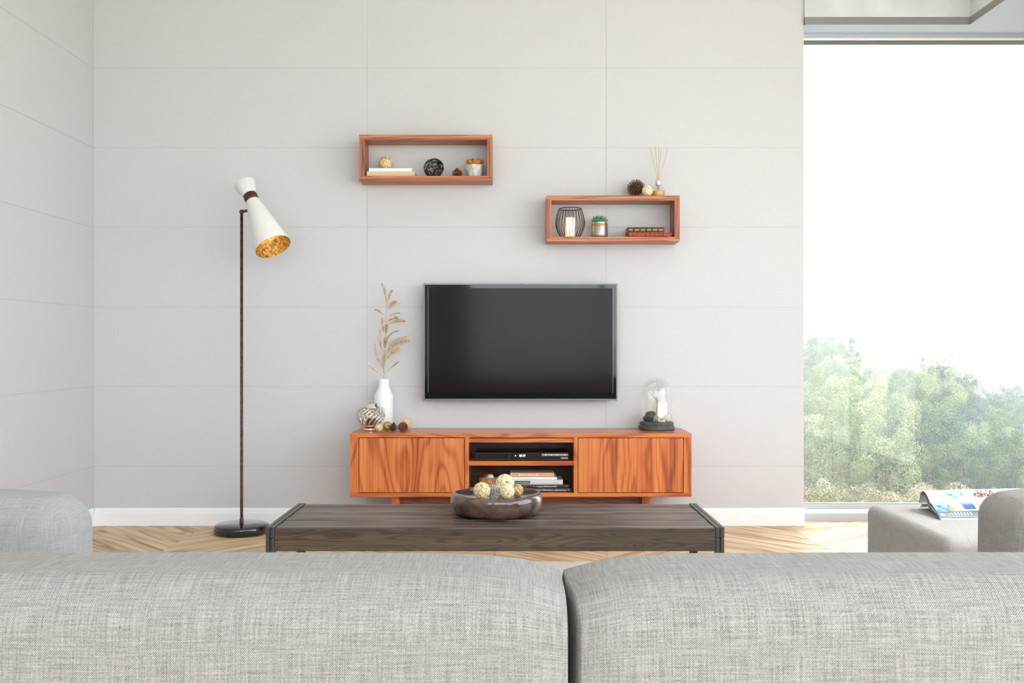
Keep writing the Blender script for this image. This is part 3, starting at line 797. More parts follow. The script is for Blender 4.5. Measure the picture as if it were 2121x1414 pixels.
M_BK1 = plain('book_black', (20, 19, 21), 0.4); M_BK2 = plain('book_charcoal', (36, 34, 37), 0.45)
M_BK3 = plain('book_pale_grey', (206, 208, 206), 0.5); M_BK4 = plain('book_white', (238, 237, 233), 0.5); M_BK5 = plain('book_tan', (206, 172, 140), 0.55)
M_INKW = plain('ink_white', (240, 240, 238), 0.5); M_INKG = plain('ink_gold', (206, 166, 90), 0.4)
HB = [0.0215, 0.0215, 0.0275, 0.015, 0.025]
specs = [('lowest black book in the console pile, lettered bibendum elementum', 1046, 1182.5, M_BK1),
         ('charcoal book second from the bottom of the console pile', 1050, 1178.7, M_BK2),
         ('pale grey book in the middle of the console pile', 1048, 1166, M_BK3),
         ('thin white book under the tan book in the console', 1055, 1153.5, M_BK4),
         ('tan book on top of the console pile', 1057, 1148, M_BK5)]
bobs = []
for (lab, a, b, mt), h in zip(specs, HB):
    t = book(lab, qx(a), qx(b), BYF, 0.20 if mt is not M_BK5 else 0.16, bz, h, mt); bobs.append((t, bz + h / 2)); bz += h + 0.0004
FY = BYF - 0.0006
text_mesh('title', 'et tortor bibendum elementum', 0.0150, M_INKW, bobs[0][0], (qx(1174), FY, bobs[0][1]), sx=1.10, align='RIGHT')
bx('gold_mark', M_INKG, bobs[0][0], qx(1175.5), qx(1179.5), FY - 0.0003, FY + 0.0005, bobs[0][1] - 0.003, bobs[0][1] + 0.003)
text_mesh('title', 'a augue eleifend porttitor', 0.0135, M_INKW, bobs[1][0], (qx(1111.5), FY, bobs[1][1]), sx=0.87)
text_mesh('author', 'lacus', 0.010, M_INKG, bobs[1][0], (qx(1089.4), FY, bobs[1][1]), align='RIGHT')
for q in (1105.5, 1172.5): MB().lathe([(0, 0), (0.003, 0), (0.003, 0.001), (0, 0.001)], 10, Matrix.Translation((qx(q), FY + 0.0002, bobs[1][1])) @ Matrix.Rotation(PI / 2, 4, 'X')).build('gold_dot', M_INKG, bobs[1][0])
bx('title_plate', M_BK1, bobs[2][0], qx(1052), qx(1098), FY - 0.0004, FY + 0.0008, bobs[2][1] - 0.0085, bobs[2][1] + 0.0075)
text_mesh('title', 'sed et tortor lobortis', 0.0125, M_INKW, bobs[2][0], (qx(1096.5), FY - 0.0006, bobs[2][1]), align='RIGHT', sx=0.95)
bx('mark', M_INKW, bobs[2][0], qx(1159), qx(1162), FY - 0.0003, FY + 0.0005, bobs[2][1] - 0.004, bobs[2][1] + 0.004)
text_mesh('title', 'IPSUM DOLOR', 0.0185, M_INKW, bobs[4][0], (qx(1074.5), FY, bobs[4][1]), sx=1.0)

# glass terrarium beside the books
tc_ = P(1012, 990, 6.0); tr_ = 0.061
te = thing('glass_terrarium', 'round glass terrarium with amber sand beside the console books', 'terrarium', (tc_[0], 6.0, KB))
MB().lathe([(0, 0.0), (0.040, 0.0), (0.055, 0.012), (tr_, 0.045), (tr_, 0.075), (0.055, 0.105), (0.040, 0.124), (0.020, 0.136), (0, 0.139)], 32).build('glass_bowl', M_CLOCHE, te, smooth=True, origin=(0, 0, 0))
MB().lathe([(0, 0.003), (0.038, 0.003), (0.052, 0.014), (0.0585, 0.046), (0.0585, 0.071), (0, 0.075)], 32).build('sand', mottled('amber_sand', (168, 112, 58), (214, 158, 92), 50, 0.8), te, smooth=True, origin=(0, 0, 0))
MB().sphere((0.012, -0.008, 0.083), 0.017, 14, 8, 0.7).build('pebble', plain('white_pebble', (214, 214, 212), 0.5), te, smooth=True, origin=(0, 0, 0))

# ------------------------------------------------------------------ things on the console
KT = KZ1
# white vase with dried reed
VY = 6.178; VX = (795 - HX) / F * VY
va = thing('vase', 'matte white bottle vase holding dried reed grass', 'vase', (VX, VY, KT))
MB().lathe([(0, 0), (0.054, 0), (0.0575, 0.004), (0.0575, 0.205), (0.055, 0.216), (0.036, 0.252), (0.033, 0.262), (0.033, 0.306), (0.031, 0.308), (0.029, 0.304), (0.029, 0.26), (0.029, 0.15), (0, 0.15)], 48).build('body', M_CANWHITE, va, smooth=True, origin=(0, 0, 0))
smooth_by_angle(va.children[0], 50)
M_REED = mottled('dried_reed', (196, 158, 102), (238, 208, 154), 60, 0.75)
M_STEM = plain('reed_stem', (206, 168, 108), 0.6)
gr = thing('dried_reed', 'tall dried golden reed plume standing in the white vase', 'dried plant', (VX, VY, KT + 0.152))
def ZP(x, y, Y): return P(700 + x / 3.93, 560 + y / 3.93, Y)
spine_px = [(375, 885), (374, 800), (380, 700), (386, 600), (391, 480), (394, 380), (397, 300)]
stem = [Vector((VX, VY, KT + 0.153))] + [ZP(x, y, VY) for x, y in spine_px]
MB().tube(stem, [0.0022] * 4 + [0.0018, 0.0015, 0.0012, 0.001], 6).build('stem', M_STEM, gr, smooth=True)
plumes = [((398, 320), (385, 200), (358, 105), 1.0), ((398, 300), (415, 215), (440, 165), 1.0), ((393, 350), (430, 290), (470, 258), 1.4), ((384, 372), (345, 338), (305, 320), 0.8),
          ((392, 395), (450, 355), (505, 350), 0.7), ((392, 430), (440, 395), (490, 388), 1.2), ((390, 452), (470, 412), (540, 412), 1.1), ((384, 545), (367, 470), (362, 390), 1.0),
          ((388, 530), (392, 490), (395, 440), 1.2), ((384, 610), (420, 530), (495, 488), 0.9), ((376, 675), (345, 590), (342, 480), 0.9), ((378, 650), (383, 600), (388, 540), 1.2),
          ((380, 705), (450, 600), (560, 537), 1.4), ((380, 715), (470, 610), (577, 572), 1.4), ((378, 745), (440, 675), (500, 635), 1.2), ((374, 790), (320, 710), (300, 595), 0.9),
          ((372, 835), (368, 760), (380, 680), 1.3), ((376, 845), (440, 785), (498, 742), 0.7), ((374, 872), (310, 820), (250, 775), 0.45)]
rg = random.Random(11)
for a, b, c, wd in plumes:
    dy = rg.uniform(-0.05, 0.03)
    A_, B_, C_ = ZP(*a, VY), ZP(*b, VY + dy * 0.5), ZP(*c, VY + dy)
    bez = lambda t: A_ * (1 - t) ** 2 + (B_ * 2 - (A_ + C_) * 0.5) * 2 * t * (1 - t) + C_ * t * t
    m = MB(); m.tube([bez(i / 10) for i in range(11)], [0.0011 * (1 - 0.6 * i / 10) for i in range(11)], 5)
    nb = int(110 * wd) + 20
    for k in range(nb):
        t = 0.16 + 0.84 * rg.random() ** 0.9; p = bez(t); d = (bez(min(1, t + 0.03)) - bez(t - 0.03)).normalized()
        env = math.sin(PI * min(1, (t - 0.10) / 0.92)) ** 0.7 + 0.15
        sd = Vector((rg.gauss(0, 1), rg.gauss(0, 1), rg.gauss(0, 1))); sd = (sd - d * sd.dot(d)).normalized()
        L = rg.uniform(0.012, 0.026) * (0.6 + 0.6 * wd) * env
        e = p + d * L * 0.9 + sd * L * 0.42 * wd; w = sd.cross(d) * 0.0010
        q = p + d * L * 0.4 + sd * L * 0.25 * wd
        m.add([p, q + w, e, q - w], [(0, 1, 2, 3)])
    m.build('plume', M_REED, gr)

# silver lattice candle holder
LX, LY = (768 - HX) / F * 6.035, 6.035
la = thing('lattice_lantern', 'polished silver globe candle holder of twisted slats beside the white vase', 'candle holder', (LX, LY, KT))
def rad_at(z):   # globe outline
    pts = [(0.0, 0.040), (0.012, 0.041), (0.018, 0.042), (0.05, 0.071), (0.08, 0.086), (0.095, 0.088), (0.115, 0.082), (0.14, 0.061), (0.158, 0.036)]
    for (a, ra), (b, rb) in zip(pts, pts[1:]):
        if z <= b: return ra + (rb - ra) * (z - a) / (b - a)
    return pts[-1][1]
MB().lathe([(0, 0), (0.040, 0), (0.042, 0.003), (0.042, 0.014), (0.040, 0.017), (0, 0.017)], 36).build('foot_ring', M_CHROME, la, smooth=True, origin=(0, 0, 0))
MB().lathe([(0.041, 0.016), (0.052, 0.028), (0.056, 0.034), (0.054, 0.034), (0.040, 0.018)], 36).build('bowl_collar', M_CHROME, la, smooth=True, origin=(0, 0, 0))
NS = 16
for k in range(NS):
    m = MB(); vs_ = []; nn = 18
    for i in range(nn + 1):
        z = 0.030 + (0.140 - 0.030) * i / nn; r = rad_at(z); a = 2 * PI * k / NS + 1.15 * (i / nn) ** 1.6
        hw = 0.0085 * (1 - i / nn) ** 0.8 + 0.0022
        for dr in (0.0, -0.0016):
            for s_ in (-1, 1): vs_.append(((r + dr) * math.cos(a + s_ * hw / r), (r + dr) * math.sin(a + s_ * hw / r), z))
    fs = []
    for i in range(nn):
        o = i * 4; p_ = o + 4
        fs += [(o, o + 1, p_ + 1, p_), (o + 3, o + 2, p_ + 2, p_ + 3), (o + 1, o + 3, p_ + 3, p_ + 1), (o + 2, o, p_, p_ + 2)]
    m.add(vs_, fs); m.build('slat', M_CHROME, la, smooth=True, origin=(0, 0, 0))
ring = lambda r, z, n=40: [(r * math.cos(2 * PI * i / n), r * math.sin(2 * PI * i / n), z) for i in range(n)]
MB().tube(ring(rad_at(0.088) + 0.001, 0.088), 0.0014, 6, closed=True).build('middle_ring', M_CHROME, la, smooth=True, origin=(0, 0, 0))
MB().lathe([(0.052, 0.138), (0.058, 0.140), (0.058, 0.1435), (0.044, 0.150), (0.044, 0.164), (0.041, 0.166), (0.040, 0.150), (0.052, 0.140)], 40, close=False).build('neck_ring', M_CHROME, la, smooth=True, origin=(0, 0, 0))
for s_ in (-1, 1):
    MB().tube([(s_ * (0.046 + 0.040 * math.sin(PI * i / 12) * 1.0), 0.01 * s_, 0.150 - 0.055 * i / 12) for i in range(13)], 0.0012, 6).build('handle_wire', M_CHROME, la, smooth=True, origin=(0, 0, 0))
MB().lathe([(0, 0.0175), (0.030, 0.0175), (0.031, 0.07), (0.028, 0.072), (0, 0.070)], 24).build('inner_cup', plain('dark_cup', (60, 60, 64), 0.3), la, smooth=True, origin=(0, 0, 0))

def on_console(px, Y): return ((px - HX) / F * Y, Y, KT)
def pball(label, px, Y, r, mat, n, rot):
    x, y, z = on_console(px, Y); petal_ball(label, (x, y, z + r), r, mat, n, rot)
pball('small straw-coloured ball touching the silver lantern on the console', 785, 5.958, 0.0258, M_PETAL, 40, 0.3)
pball('straw-coloured ball in the middle of the row on the console, beside the white vase', 803, 6.03, 0.029, M_PETAL2, 30, 1.3)
pball('straw-coloured ball behind the rightmost pine cone on the console', 841, 6.09, 0.0355, M_PETAL, 52, 2.2)
x, y, z = on_console(815, 5.97); pine_cone('dark pine cone standing between the straw balls on the console', (x, y, z), 0.062, 0.028, M_CONE, 56)
x, y, z = on_console(834.5, 5.985); pine_cone('reddish-brown pine cone lying at the right of the row on the console', (x, y, z), 0.062, 0.030, mottled('cone_red', (96, 50, 34), (150, 90, 66), 60, 0.65), 70, (1.25, 'X'))

# glass cloche
CY = 6.118; CX = (1360 - HX) / F * CY
M_SLATE = mottled('slate_base', (66, 66, 68), (88, 87, 87), 60, 0.6)
cl = thing('glass_cloche', 'clear glass dome on a dark round base at the right of the console', 'cloche', (CX, CY, KT))
MB().lathe([(0, 0), (0.106, 0), (0.110, 0.005), (0.110, 0.018), (0.104, 0.026), (0.098, 0.029), (0.102, 0.032), (0.1035, 0.038), (0.101, 0.047), (0.097, 0.050), (0, 0.050)], 64).build('base', M_SLATE, cl, smooth=True, origin=(0, 0, 0))
prof = [(0.094, 0.051), (0.094, 0.225)] + [(0.094 * math.cos(a), 0.225 + 0.096 * math.sin(a)) for a in [PI / 2 * k / 14 for k in range(1, 14)]] + [(0.004, 0.3212), (0.009, 0.330), (0.0105, 0.336), (0.008, 0.343), (0, 0.345)]
MB().lathe(prof, 64).build('dome', M_CLOCHE, cl, smooth=True, origin=(0, 0, 0))
CB = KT + 0.0505
def in_cl(px, dy): return ((px - HX) / F * (CY + dy), CY + dy, CB)
x, y, z = in_cl(1372, 0.008)
cd = thing('pillar_candle', 'glowing ivory pillar candle under the glass dome', 'candle', (x, y, z))
MB().lathe([(0, 0), (0.028, 0), (0.028, 0.112), (0.0265, 0.116), (0.022, 0.114), (0.012, 0.107), (0, 0.106)], 32).build('wax', M_CANDLE, cd, smooth=True, origin=(0, 0, 0))
MB().tube([(0, 0, 0.105), (0.001, 0, 0.114)], 0.001, 6).build('wick', M_BLACKWIRE, cd, origin=(0, 0, 0))
x, y, z = in_cl(1349, -0.022)
def stone(label, c, r, mat, seed, sz=0.85):
    m = MB().sphere((0, 0, 0), r, 22, 14, sz)
    m.v = [tuple(Vector(v) * (1 + 0.10 * mnoise.noise(Vector(v) * (1.2 / r) + Vector((seed, 0, 0))))) for v in m.v]
    lo = min(v[2] for v in m.v); m.v = [(a + c[0], b + c[1], d - lo + c[2]) for a, b, d in m.v]
    o = m.build('stone', mat, smooth=True, origin=c); o.location = c
    tag(o, label, 'stone'); return o
M_STONE = mottled('dark_stone', (38, 40, 40), (58, 60, 60), 40, 0.35)
stone('large dark pebble under the glass dome, beside the twig', (x, y, z), 0.039, M_STONE, 3)
stone('small dark pebble at the left edge under the glass dome', in_cl(1338, 0.036), 0.021, M_STONE, 9)
x, y, z = in_cl(1360, -0.052); pine_cone('white pine cone at the front left under the glass dome', (x, y, z), 0.056, 0.025, M_CONE_W, 50, None, plain('cone_core_grey', (120, 112, 108), 0.8))
x, y, z = in_cl(1369, -0.058); pine_cone('smaller white pine cone leaning at the front under the glass dome', (x + 0.012, y + 0.002, z), 0.042, 0.020, M_CONE_W, 46, (1.2, 'Y'), plain('cone_core_grey2', (120, 112, 108), 0.8))
x, y, z = in_cl(1379.5, -0.044); petal_ball('pale beige ball beside the candle under the glass dome', (x + 0.006, y + 0.004, z + 0.023), 0.023, petal_mat('pale_straw', (206, 196, 172), (240, 234, 216), (170, 156, 128)), 50, 0.7)
tw = thing('dry_twig', 'thin bare brown twig standing under the glass dome', 'twig', in_cl(1358, 0.030))
def CP(x, y, d): return P(1280 + x / 7.856, 750 + y / 7.856, CY + d)
M_TWIG = plain('twig_bark', (112, 84, 60), 0.8)
segs_ = [([(615, 900), (630, 780), (640, 680), (628, 605), (655, 510), (665, 440), (640, 380), (630, 340)], 0.0024, 0.030), ([(628, 605), (560, 540), (520, 500), (495, 455)], 0.0016, 0.030),
         ([(665, 440), (690, 400), (730, 350)], 0.0012, 0.030), ([(662, 480), (620, 440), (600, 405)], 0.0011, 0.030), ([(640, 665), (665, 600), (688, 570)], 0.0011, 0.030), ([(600, 860), (585, 780), (570, 720), (588, 670)], 0.0014, 0.024)]
for pts, r0, d in segs_:
    n_ = len(pts); q = [CP(a, b, d + 0.004 * math.sin(i * 1.7)) for i, (a, b) in enumerate(pts)]
    if r0 > 0.002 or pts[0][1] > 800: q[0] = Vector((q[0].x, q[0].y, CB))
    MB().tube(q, [r0 * (1 - 0.75 * i / (n_ - 1)) for i in range(n_)], 6).build('branch', M_TWIG, tw, smooth=True)

# ------------------------------------------------------------------ television
TVY = 6.155; ST = F / TVY
tx = lambda px: (px - HX) / ST
tz = lambda py: CAM_Z - (py - HY) / ST
tv = thing('television', 'wall-mounted flat television with dark screen above the console', 'television', ((tx(877) + tx(1279)) / 2, TVY + 0.04, tz(829)))
M_TVSIL = plain('tv_frame_grey', (122, 122, 118), 0.35, metal=0.4)
M_TVBEZ = plain('tv_bezel', (12, 14, 15), 0.05, spec=0.5)
M_SCREEN = plain('tv_screen', (26, 20, 23), 0.12, spec=0.16)
X0, X1, Z0, Z1 = tx(877), tx(1279), tz(829), tz(587)
for nm, a in (('frame', (X0, X1, Z1 - 0.008, Z1)), ('frame', (X0, X1, Z0, Z0 + 0.010)), ('frame', (X0, X0 + 0.008, Z0 + 0.010, Z1 - 0.008)), ('frame', (X1 - 0.008, X1, Z0 + 0.010, Z1 - 0.008))):
    bx(nm, M_TVSIL, tv, a[0], a[1], TVY, TVY + 0.035, a[2], a[3], 0.0012)
bx('bezel', M_TVBEZ, tv, X0 + 0.008, X1 - 0.008, TVY + 0.002, TVY + 0.03, Z0 + 0.010, Z1 - 0.008)
bx('screen', M_SCREEN, tv, tx(887), tx(1269), TVY + 0.0010, TVY + 0.0019, tz(813), tz(596.5))
bx('screen_edge', M_TVSIL, tv, tx(886), tx(886.8), TVY + 0.0008, TVY + 0.0019, tz(813), tz(596))
bx('screen_edge', M_TVSIL, tv, tx(1269.2), tx(1270), TVY + 0.0008, TVY + 0.0019, tz(813), tz(596))
bx('rear_housing', M_BLACKWIRE, tv, X0 + 0.05, X1 - 0.05, TVY + 0.03, TVY + 0.062, Z0 + 0.05, Z1 - 0.06, 0.006)
bx('wall_bracket', M_GUN, tv, X0 + 0.35, X1 - 0.35, TVY + 0.062, YB, Z0 + 0.2, Z1 - 0.2)
MB().lathe([(0, 0), (0.0035, 0), (0.003, 0.0015), (0, 0.0015)], 10, Matrix.Translation((tx(1264), TVY - 0.0002, Z0 + 0.005)) @ Matrix.Rotation(PI / 2, 4, 'X')).build('standby_light', emitter('led_red', (190, 60, 52), 0.5), tv)

# ------------------------------------------------------------------ box shelves
BYS = 6.068; SS = F / BYS
def shelf_box(label, x0, x1, z0, z1):
    t = thing('wall_shelf', label, 'wall shelf', ((x0 + x1) / 2, (BYS + YB) / 2, z0))
    o, i = 0.019, 0.0125
    y0, y1 = BYS, YB
    bx('top_board', M_SHELF_X, t, x0, x1, y0, y1, z1 - o, z1, 0.0008)
    bx('bottom_board', M_SHELF_X, t, x0, x1, y0, y1, z0, z0 + o, 0.0008)
    bx('side_board', M_SHELF_Z, t, x0, x0 + o, y0 + 0.0006, y1, z0 + o, z1 - o, 0.0008)
    bx('side_board', M_SHELF_Z, t, x1 - o, x1, y0 + 0.0006, y1, z0 + o, z1 - o, 0.0008)
    bx('top_lining', M_SHELF_X, t, x0 + o, x1 - o, y0 + 0.001, y1, z1 - o - i * 0.85, z1 - o, 0.0008)
    bx('bottom_lining', M_SHELF_X, t, x0 + o, x1 - o, y0 + 0.001, y1, z0 + o, z0 + o + i * 0.7, 0.0008)
    bx('side_lining', M_SHELF_Z, t, x0 + o, x0 + o + i, y0 + 0.001, y1, z0 + o + i * 0.7, z1 - o - i * 0.85, 0.0008)
    bx('side_lining', M_SHELF_Z, t, x1 - o - i, x1 - o, y0 + 0.001, y1, z0 + o + i * 0.7, z1 - o - i * 0.85, 0.0008)
    return z0 + o + i * 0.7
sxp = lambda px: (px - HX) / SS
szp = lambda py: CAM_Z - (py - HY) / SS
Z1A = shelf_box('upper left open wooden box shelf on the wall, holding a black wire ball', sxp(744), sxp(1019.5), szp(373.5), szp(278.8))
Z2A = shelf_box('lower right open wooden box shelf on the wall, above the television', sxp(1131.7), sxp(1408), szp(499.8), szp(405))
Z2T = szp(405)

# ---- upper left shelf
def at(px, Y): return (px - HX) / F * Y
yb1 = 6.085
book('tan book at the bottom of the pile in the upper left shelf', at(759.5, yb1), at(859, yb1), yb1, 0.145, Z1A + 0.0003, 0.0300, plain('book_cream', (214, 190, 148), 0.6))
book('white book directly under the straw ball in the upper left shelf', at(764, yb1), at(853, yb1), yb1 + 0.004, 0.135, Z1A + 0.0310, 0.0195, plain('book_pure_white', (240, 240, 240), 0.5))
rb = 0.0425; petal_ball('straw-coloured petal ball on the white book in the upper left shelf', (at(798.8, 6.15), 6.15, Z1A + 0.0508 + rb), rb, M_PETAL, 56, 0.6)
wy = 6.158; wr_ = 0.063
wbx = thing('wire_ball', 'tangled black wire ball in the upper left shelf', 'wire ball', (at(898.5, wy), wy, Z1A))
rw = random.Random(5); m = MB()
for k in range(21):
    n1 = Vector((rw.gauss(0, 1), rw.gauss(0, 1), rw.gauss(0, 1))).normalized(); u = n1.orthogonal().normalized(); w = n1.cross(u)
    off = rw.uniform(-0.45, 0.45); ph = rw.uniform(0, 6.28); am = rw.uniform(0.02, 0.12)
    pts = []
    for i in range(30):
        a = 2 * PI * i / 30; rr = math.sqrt(1 - off * off) * (1 + am * math.sin(2 * a + ph))
        v = (u * math.cos(a) + w * math.sin(a)) * rr + n1 * (off + 0.10 * math.sin(a * 3 + ph))
        if v.length > 1.03: v = v * (1.03 / v.length)
        pts.append(v * (wr_ - 0.004) + Vector((0, 0, wr_)))
    m.tube(pts, 0.00165, 5, closed=True)
m.build('wire_tangle', M_BLACKWIRE, wbx, smooth=True, origin=(0, 0, 0))
x = at(947, 6.13); pine_cone('small brown pine cone between the wire ball and the faceted pot', (x, 6.13, Z1A), 0.066, 0.034, mottled('cone_red2', (96, 52, 36), (156, 96, 70), 60, 0.65), 66)

def leaf_mesh(L, w, th, curl, mat, tipmat=None):
    """fleshy pointed leaf along +X, rising by curl"""
    m = MB(); n, s_ = 8, 8; rings_ = []
    for i in range(n + 1):
        f = i / n; ww = w * (math.sin(PI * min(1, f * 0.92 + 0.06)) ** 0.75) * (1 if f < 0.98 else 0.12)
        c = Vector((L * f, 0, curl * f * f))
        rings_.append([c + Vector((0, ww * math.cos(2 * PI * k / s_), th * ww / w * math.sin(2 * PI * k / s_) + 0.25 * ww * abs(math.cos(2 * PI * k / s_)))) for k in range(s_)])
    vs_ = [v for r in rings_ for v in r]
    fs = [(i * s_ + k, i * s_ + (k + 1) % s_, (i + 1) * s_ + (k + 1) % s_, (i + 1) * s_ + k) for i in range(n) for k in range(s_)]
    fs += [tuple(range(s_ - 1, -1, -1)), tuple(n * s_ + k for k in range(s_))]
    m.add(vs_, fs); return m.mesh('leaf', mat, smooth=True)
def leaf_mat(name, c0, c1, c2):
    t = NT(name); g = t.n('SeparateXYZ', {0: t.n('TexCoord').outputs['Generated']}).outputs[0]
    t.bsdf(base=t.ramp(g, [(0.15, lin(c0)), (0.6, lin(c1)), (1.0, lin(c2))]), rough=0.4, sss=0.0); return t.m
def succulent(parent, z, rings_, me):
    for n, tilt, rad, sc, ph in rings_:
        for k in range(n):
            a = 2 * PI * k / n + ph
            o = bpy.data.objects.new('leaf', me); COL.objects.link(o); o.parent = parent
            o.matrix_local = Matrix.Translation((rad * math.cos(a), rad * math.sin(a), z)) @ Matrix.Rotation(a, 4, 'Z') @ Matrix.Rotation(-tilt, 4, 'Y') @ Matrix.Scale(sc, 4)

py_ = 6.150
pot = thing('faceted_pot', 'faceted pale concrete pot with an orange succulent in the upper left shelf', 'potted plant', (at(983.5, py_), py_, Z1A))
M_CONC = mottled('pale_concrete', (188, 187, 184), (222, 221, 219), 45, 0.85, 0.0006)
m = MB(); n = 6; lo = [(0.040 * math.cos(PI * 2 * k / n + 0.52), 0.040 * math.sin(PI * 2 * k / n + 0.52), 0) for k in range(n)]
hi = [(0.0635 * math.cos(PI * 2 * k / n), 0.0635 * math.sin(PI * 2 * k / n), 0.078) for k in range(n)]
rim = [(x * 0.88, y * 0.88, 0.078) for x, y, _ in hi]; inn = [(x * 0.85, y * 0.85, 0.062) for x, y, _ in hi]
fs = [tuple(range(n - 1, -1, -1))]
for k in range(n):
    k2 = (k + 1) % n
    fs += [(k, n + k2, n + k), (k, k2, n + k2), (n + k, n + k2, 2 * n + k2, 2 * n + k), (2 * n + k, 2 * n + k2, 3 * n + k2, 3 * n + k)]
fs.append(tuple(3 * n + k for k in range(n)))
m.add(lo + hi + rim + inn, fs, Matrix.Rotation(0.22, 4, 'Z')); m.build('pot', M_CONC, pot, bevel=0.001, segs=1, origin=(0, 0, 0))
MB().lathe([(0, 0.0625), (0.052, 0.0625), (0.048, 0.072), (0, 0.076)], 18).build('soil', mottled('potting_soil', (52, 40, 30), (84, 66, 48), 200, 0.9), pot, smooth=True, origin=(0, 0, 0))
me = leaf_mesh(0.050, 0.0165, 0.0085, 0.014, leaf_mat('orange_leaf', (104, 124, 48), (206, 138, 52), (176, 92, 40)))
succulent(pot, 0.076, [(7, 0.34, 0.010, 1.12, 0.2), (5, 0.72, 0.005, 1.0, 0.6), (3, 1.1, 0.002, 0.8, 0.1)], me)

# ---- lower right shelf
ly = 6.157
lr = thing('wire_lantern', 'black wire cage lantern around a lit candle in the lower right shelf', 'lantern', (at(1181, ly), ly, Z2A))
NW = 26; hh = 0.186
def lrad(f): return 0.058 + (0.0905 - 0.058) * math.sin(min(1, f / 0.5) * PI / 2) if f < 0.5 else 0.068 + (0.0905 - 0.068) * math.cos((f - 0.5) / 0.5 * PI / 2) 
for k in range(NW):
    a = 2 * PI * k / NW
    MB().tube([(lrad(i / 16) * math.cos(a), lrad(i / 16) * math.sin(a), 0.003 + (hh - 0.006) * i / 16) for i in range(17)], 0.0017, 6).build('wire', M_BLACKWIRE, lr, smooth=True, origin=(0, 0, 0))
MB().tube(ring(0.068, hh - 0.003), 0.0026, 8, closed=True).build('top_ring', M_BLACKWIRE, lr, smooth=True, origin=(0, 0, 0))
MB().lathe([(0, 0), (0.060, 0), (0.061, 0.003), (0.060, 0.005), (0, 0.005)], 40).build('base_plate', M_BLACKWIRE, lr, smooth=True, origin=(0, 0, 0))
lc = thing('lantern_candle', 'lit ivory candle inside the black wire lantern', 'candle', (at(1181, ly), ly, Z2A + 0.0052))
MB().lathe([(0, 0), (0.0285, 0), (0.0285, 0.118), (0.027, 0.123), (0.022, 0.120), (0.012, 0.114), (0, 0.112)], 32).build('wax', candle_mat('lantern_wax', 0.85), lc, smooth=True, origin=(0, 0, 0))
MB().tube([(0, 0, 0.11), (0.001, 0, 0.122)], 0.001, 6).build('wick', M_BLACKWIRE, lc, origin=(0, 0, 0))

gy = 6.155
sp = thing('metal_pot', 'small silver pot with a copper band and a green succulent', 'potted plant', (at(1241.8, gy), gy, Z2A))
MB().lathe([(0, 0), (0.044, 0), (0.048, 0.004), (0.0505, 0.014), (0.0505, 0.086), (0.0515, 0.088), (0.0515, 0.096), (0.049, 0.097), (0.046, 0.093), (0.046, 0.080), (0, 0.080)], 40).build('pot', M_PEWTER, sp, smooth=True, origin=(0, 0, 0))
smooth_by_angle(sp.children[0], 40)
MB().lathe([(0.0508, 0.074), (0.0518, 0.0745), (0.0518, 0.0855), (0.0508, 0.086)], 40).build('copper_band', M_COPPER, sp, smooth=True, origin=(0, 0, 0))
MB().lathe([(0.0508, 0.012), (0.0516, 0.0125), (0.0516, 0.0175), (0.0508, 0.018)], 40).build('lower_band', M_COPPER, sp, smooth=True, origin=(0, 0, 0))
MB().lathe([(0, 0.081), (0.045, 0.081), (0.040, 0.090), (0, 0.094)], 18).build('soil', mottled('potting_soil_dark', (46, 36, 28), (74, 58, 42), 200, 0.9), sp, smooth=True, origin=(0, 0, 0))
me = leaf_mesh(0.058, 0.0115, 0.0055, 0.010, leaf_mat('green_leaf', (112, 186, 126), (78, 176, 116), (110, 92, 80)))
succulent(sp, 0.090, [(9, 0.30, 0.004, 1.0, 0.0), (8, 0.62, 0.003, 1.0, 0.35), (6, 0.95, 0.002, 0.95, 0.1), (4, 1.25, 0.001, 0.8, 0.5)], me)

# two old leather books
def old_book(label, x0, x1, y0, depth, z0, h, leather, gilt, nband, mat_panel=None):
    t = thing('old_book', label, 'book', ((x0 + x1) / 2, y0 + depth / 2, z0))
    bx('page_block', mottled('aged_pages', (176, 150, 108), (206, 180, 138), 200, 0.8), t, x0 + 0.004, x1 - 0.004, y0 + 0.004, y0 + depth - 0.004, z0 + 0.003, z0 + h - 0.003)
    bx('cover', leather, t, x0, x1, y0 + 0.003, y0 + depth, z0, z0 + 0.003, 0.0006)
    bx('cover', leather, t, x0, x1, y0 + 0.003, y0 + depth, z0 + h - 0.003, z0 + h, 0.0006)
    def arcp(x, e, n=8, squeeze=1.0): return [(x, y0 + 0.005 - (0.005 + e) * math.sin(PI * i / n), z0 + 0.0002 + (h - 0.0004) * (0.5 + (i / n - 0.5) * squeeze)) for i in range(n + 1)]
    def strip(name, xa, xb, e, mt, squeeze=1.0):
        a, b = arcp(xa, e, 8, squeeze), arcp(xb, e, 8, squeeze); k = len(a)
        m = MB().add(a + b, [(i, i + k, i + k + 1, i + 1) for i in range(k - 1)] + [tuple(range(k)), tuple(range(2 * k - 1, k - 1, -1)), (0, k - 1, 2 * k - 1, k)])
        return smooth_by_angle(m.build(name, mt, t, smooth=True), 50)
    strip('spine', x0, x1, 0.0, leather)
    w = (x1 - x0) / nband
    for k in range(nband + 1):
        xc = min(max(x0 + k * w, x0 + 0.003), x1 - 0.003); strip('raised_band', xc - 0.0018, xc + 0.0018, 0.0016, gilt if k % 2 == 0 or nband < 7 else leather)
    if mat_panel:
        for k in range(nband): strip('gilt_panel', x0 + k * w + 0.005, x0 + (k + 1) * w - 0.005, 0.0005, mat_panel, 0.86)
    return t
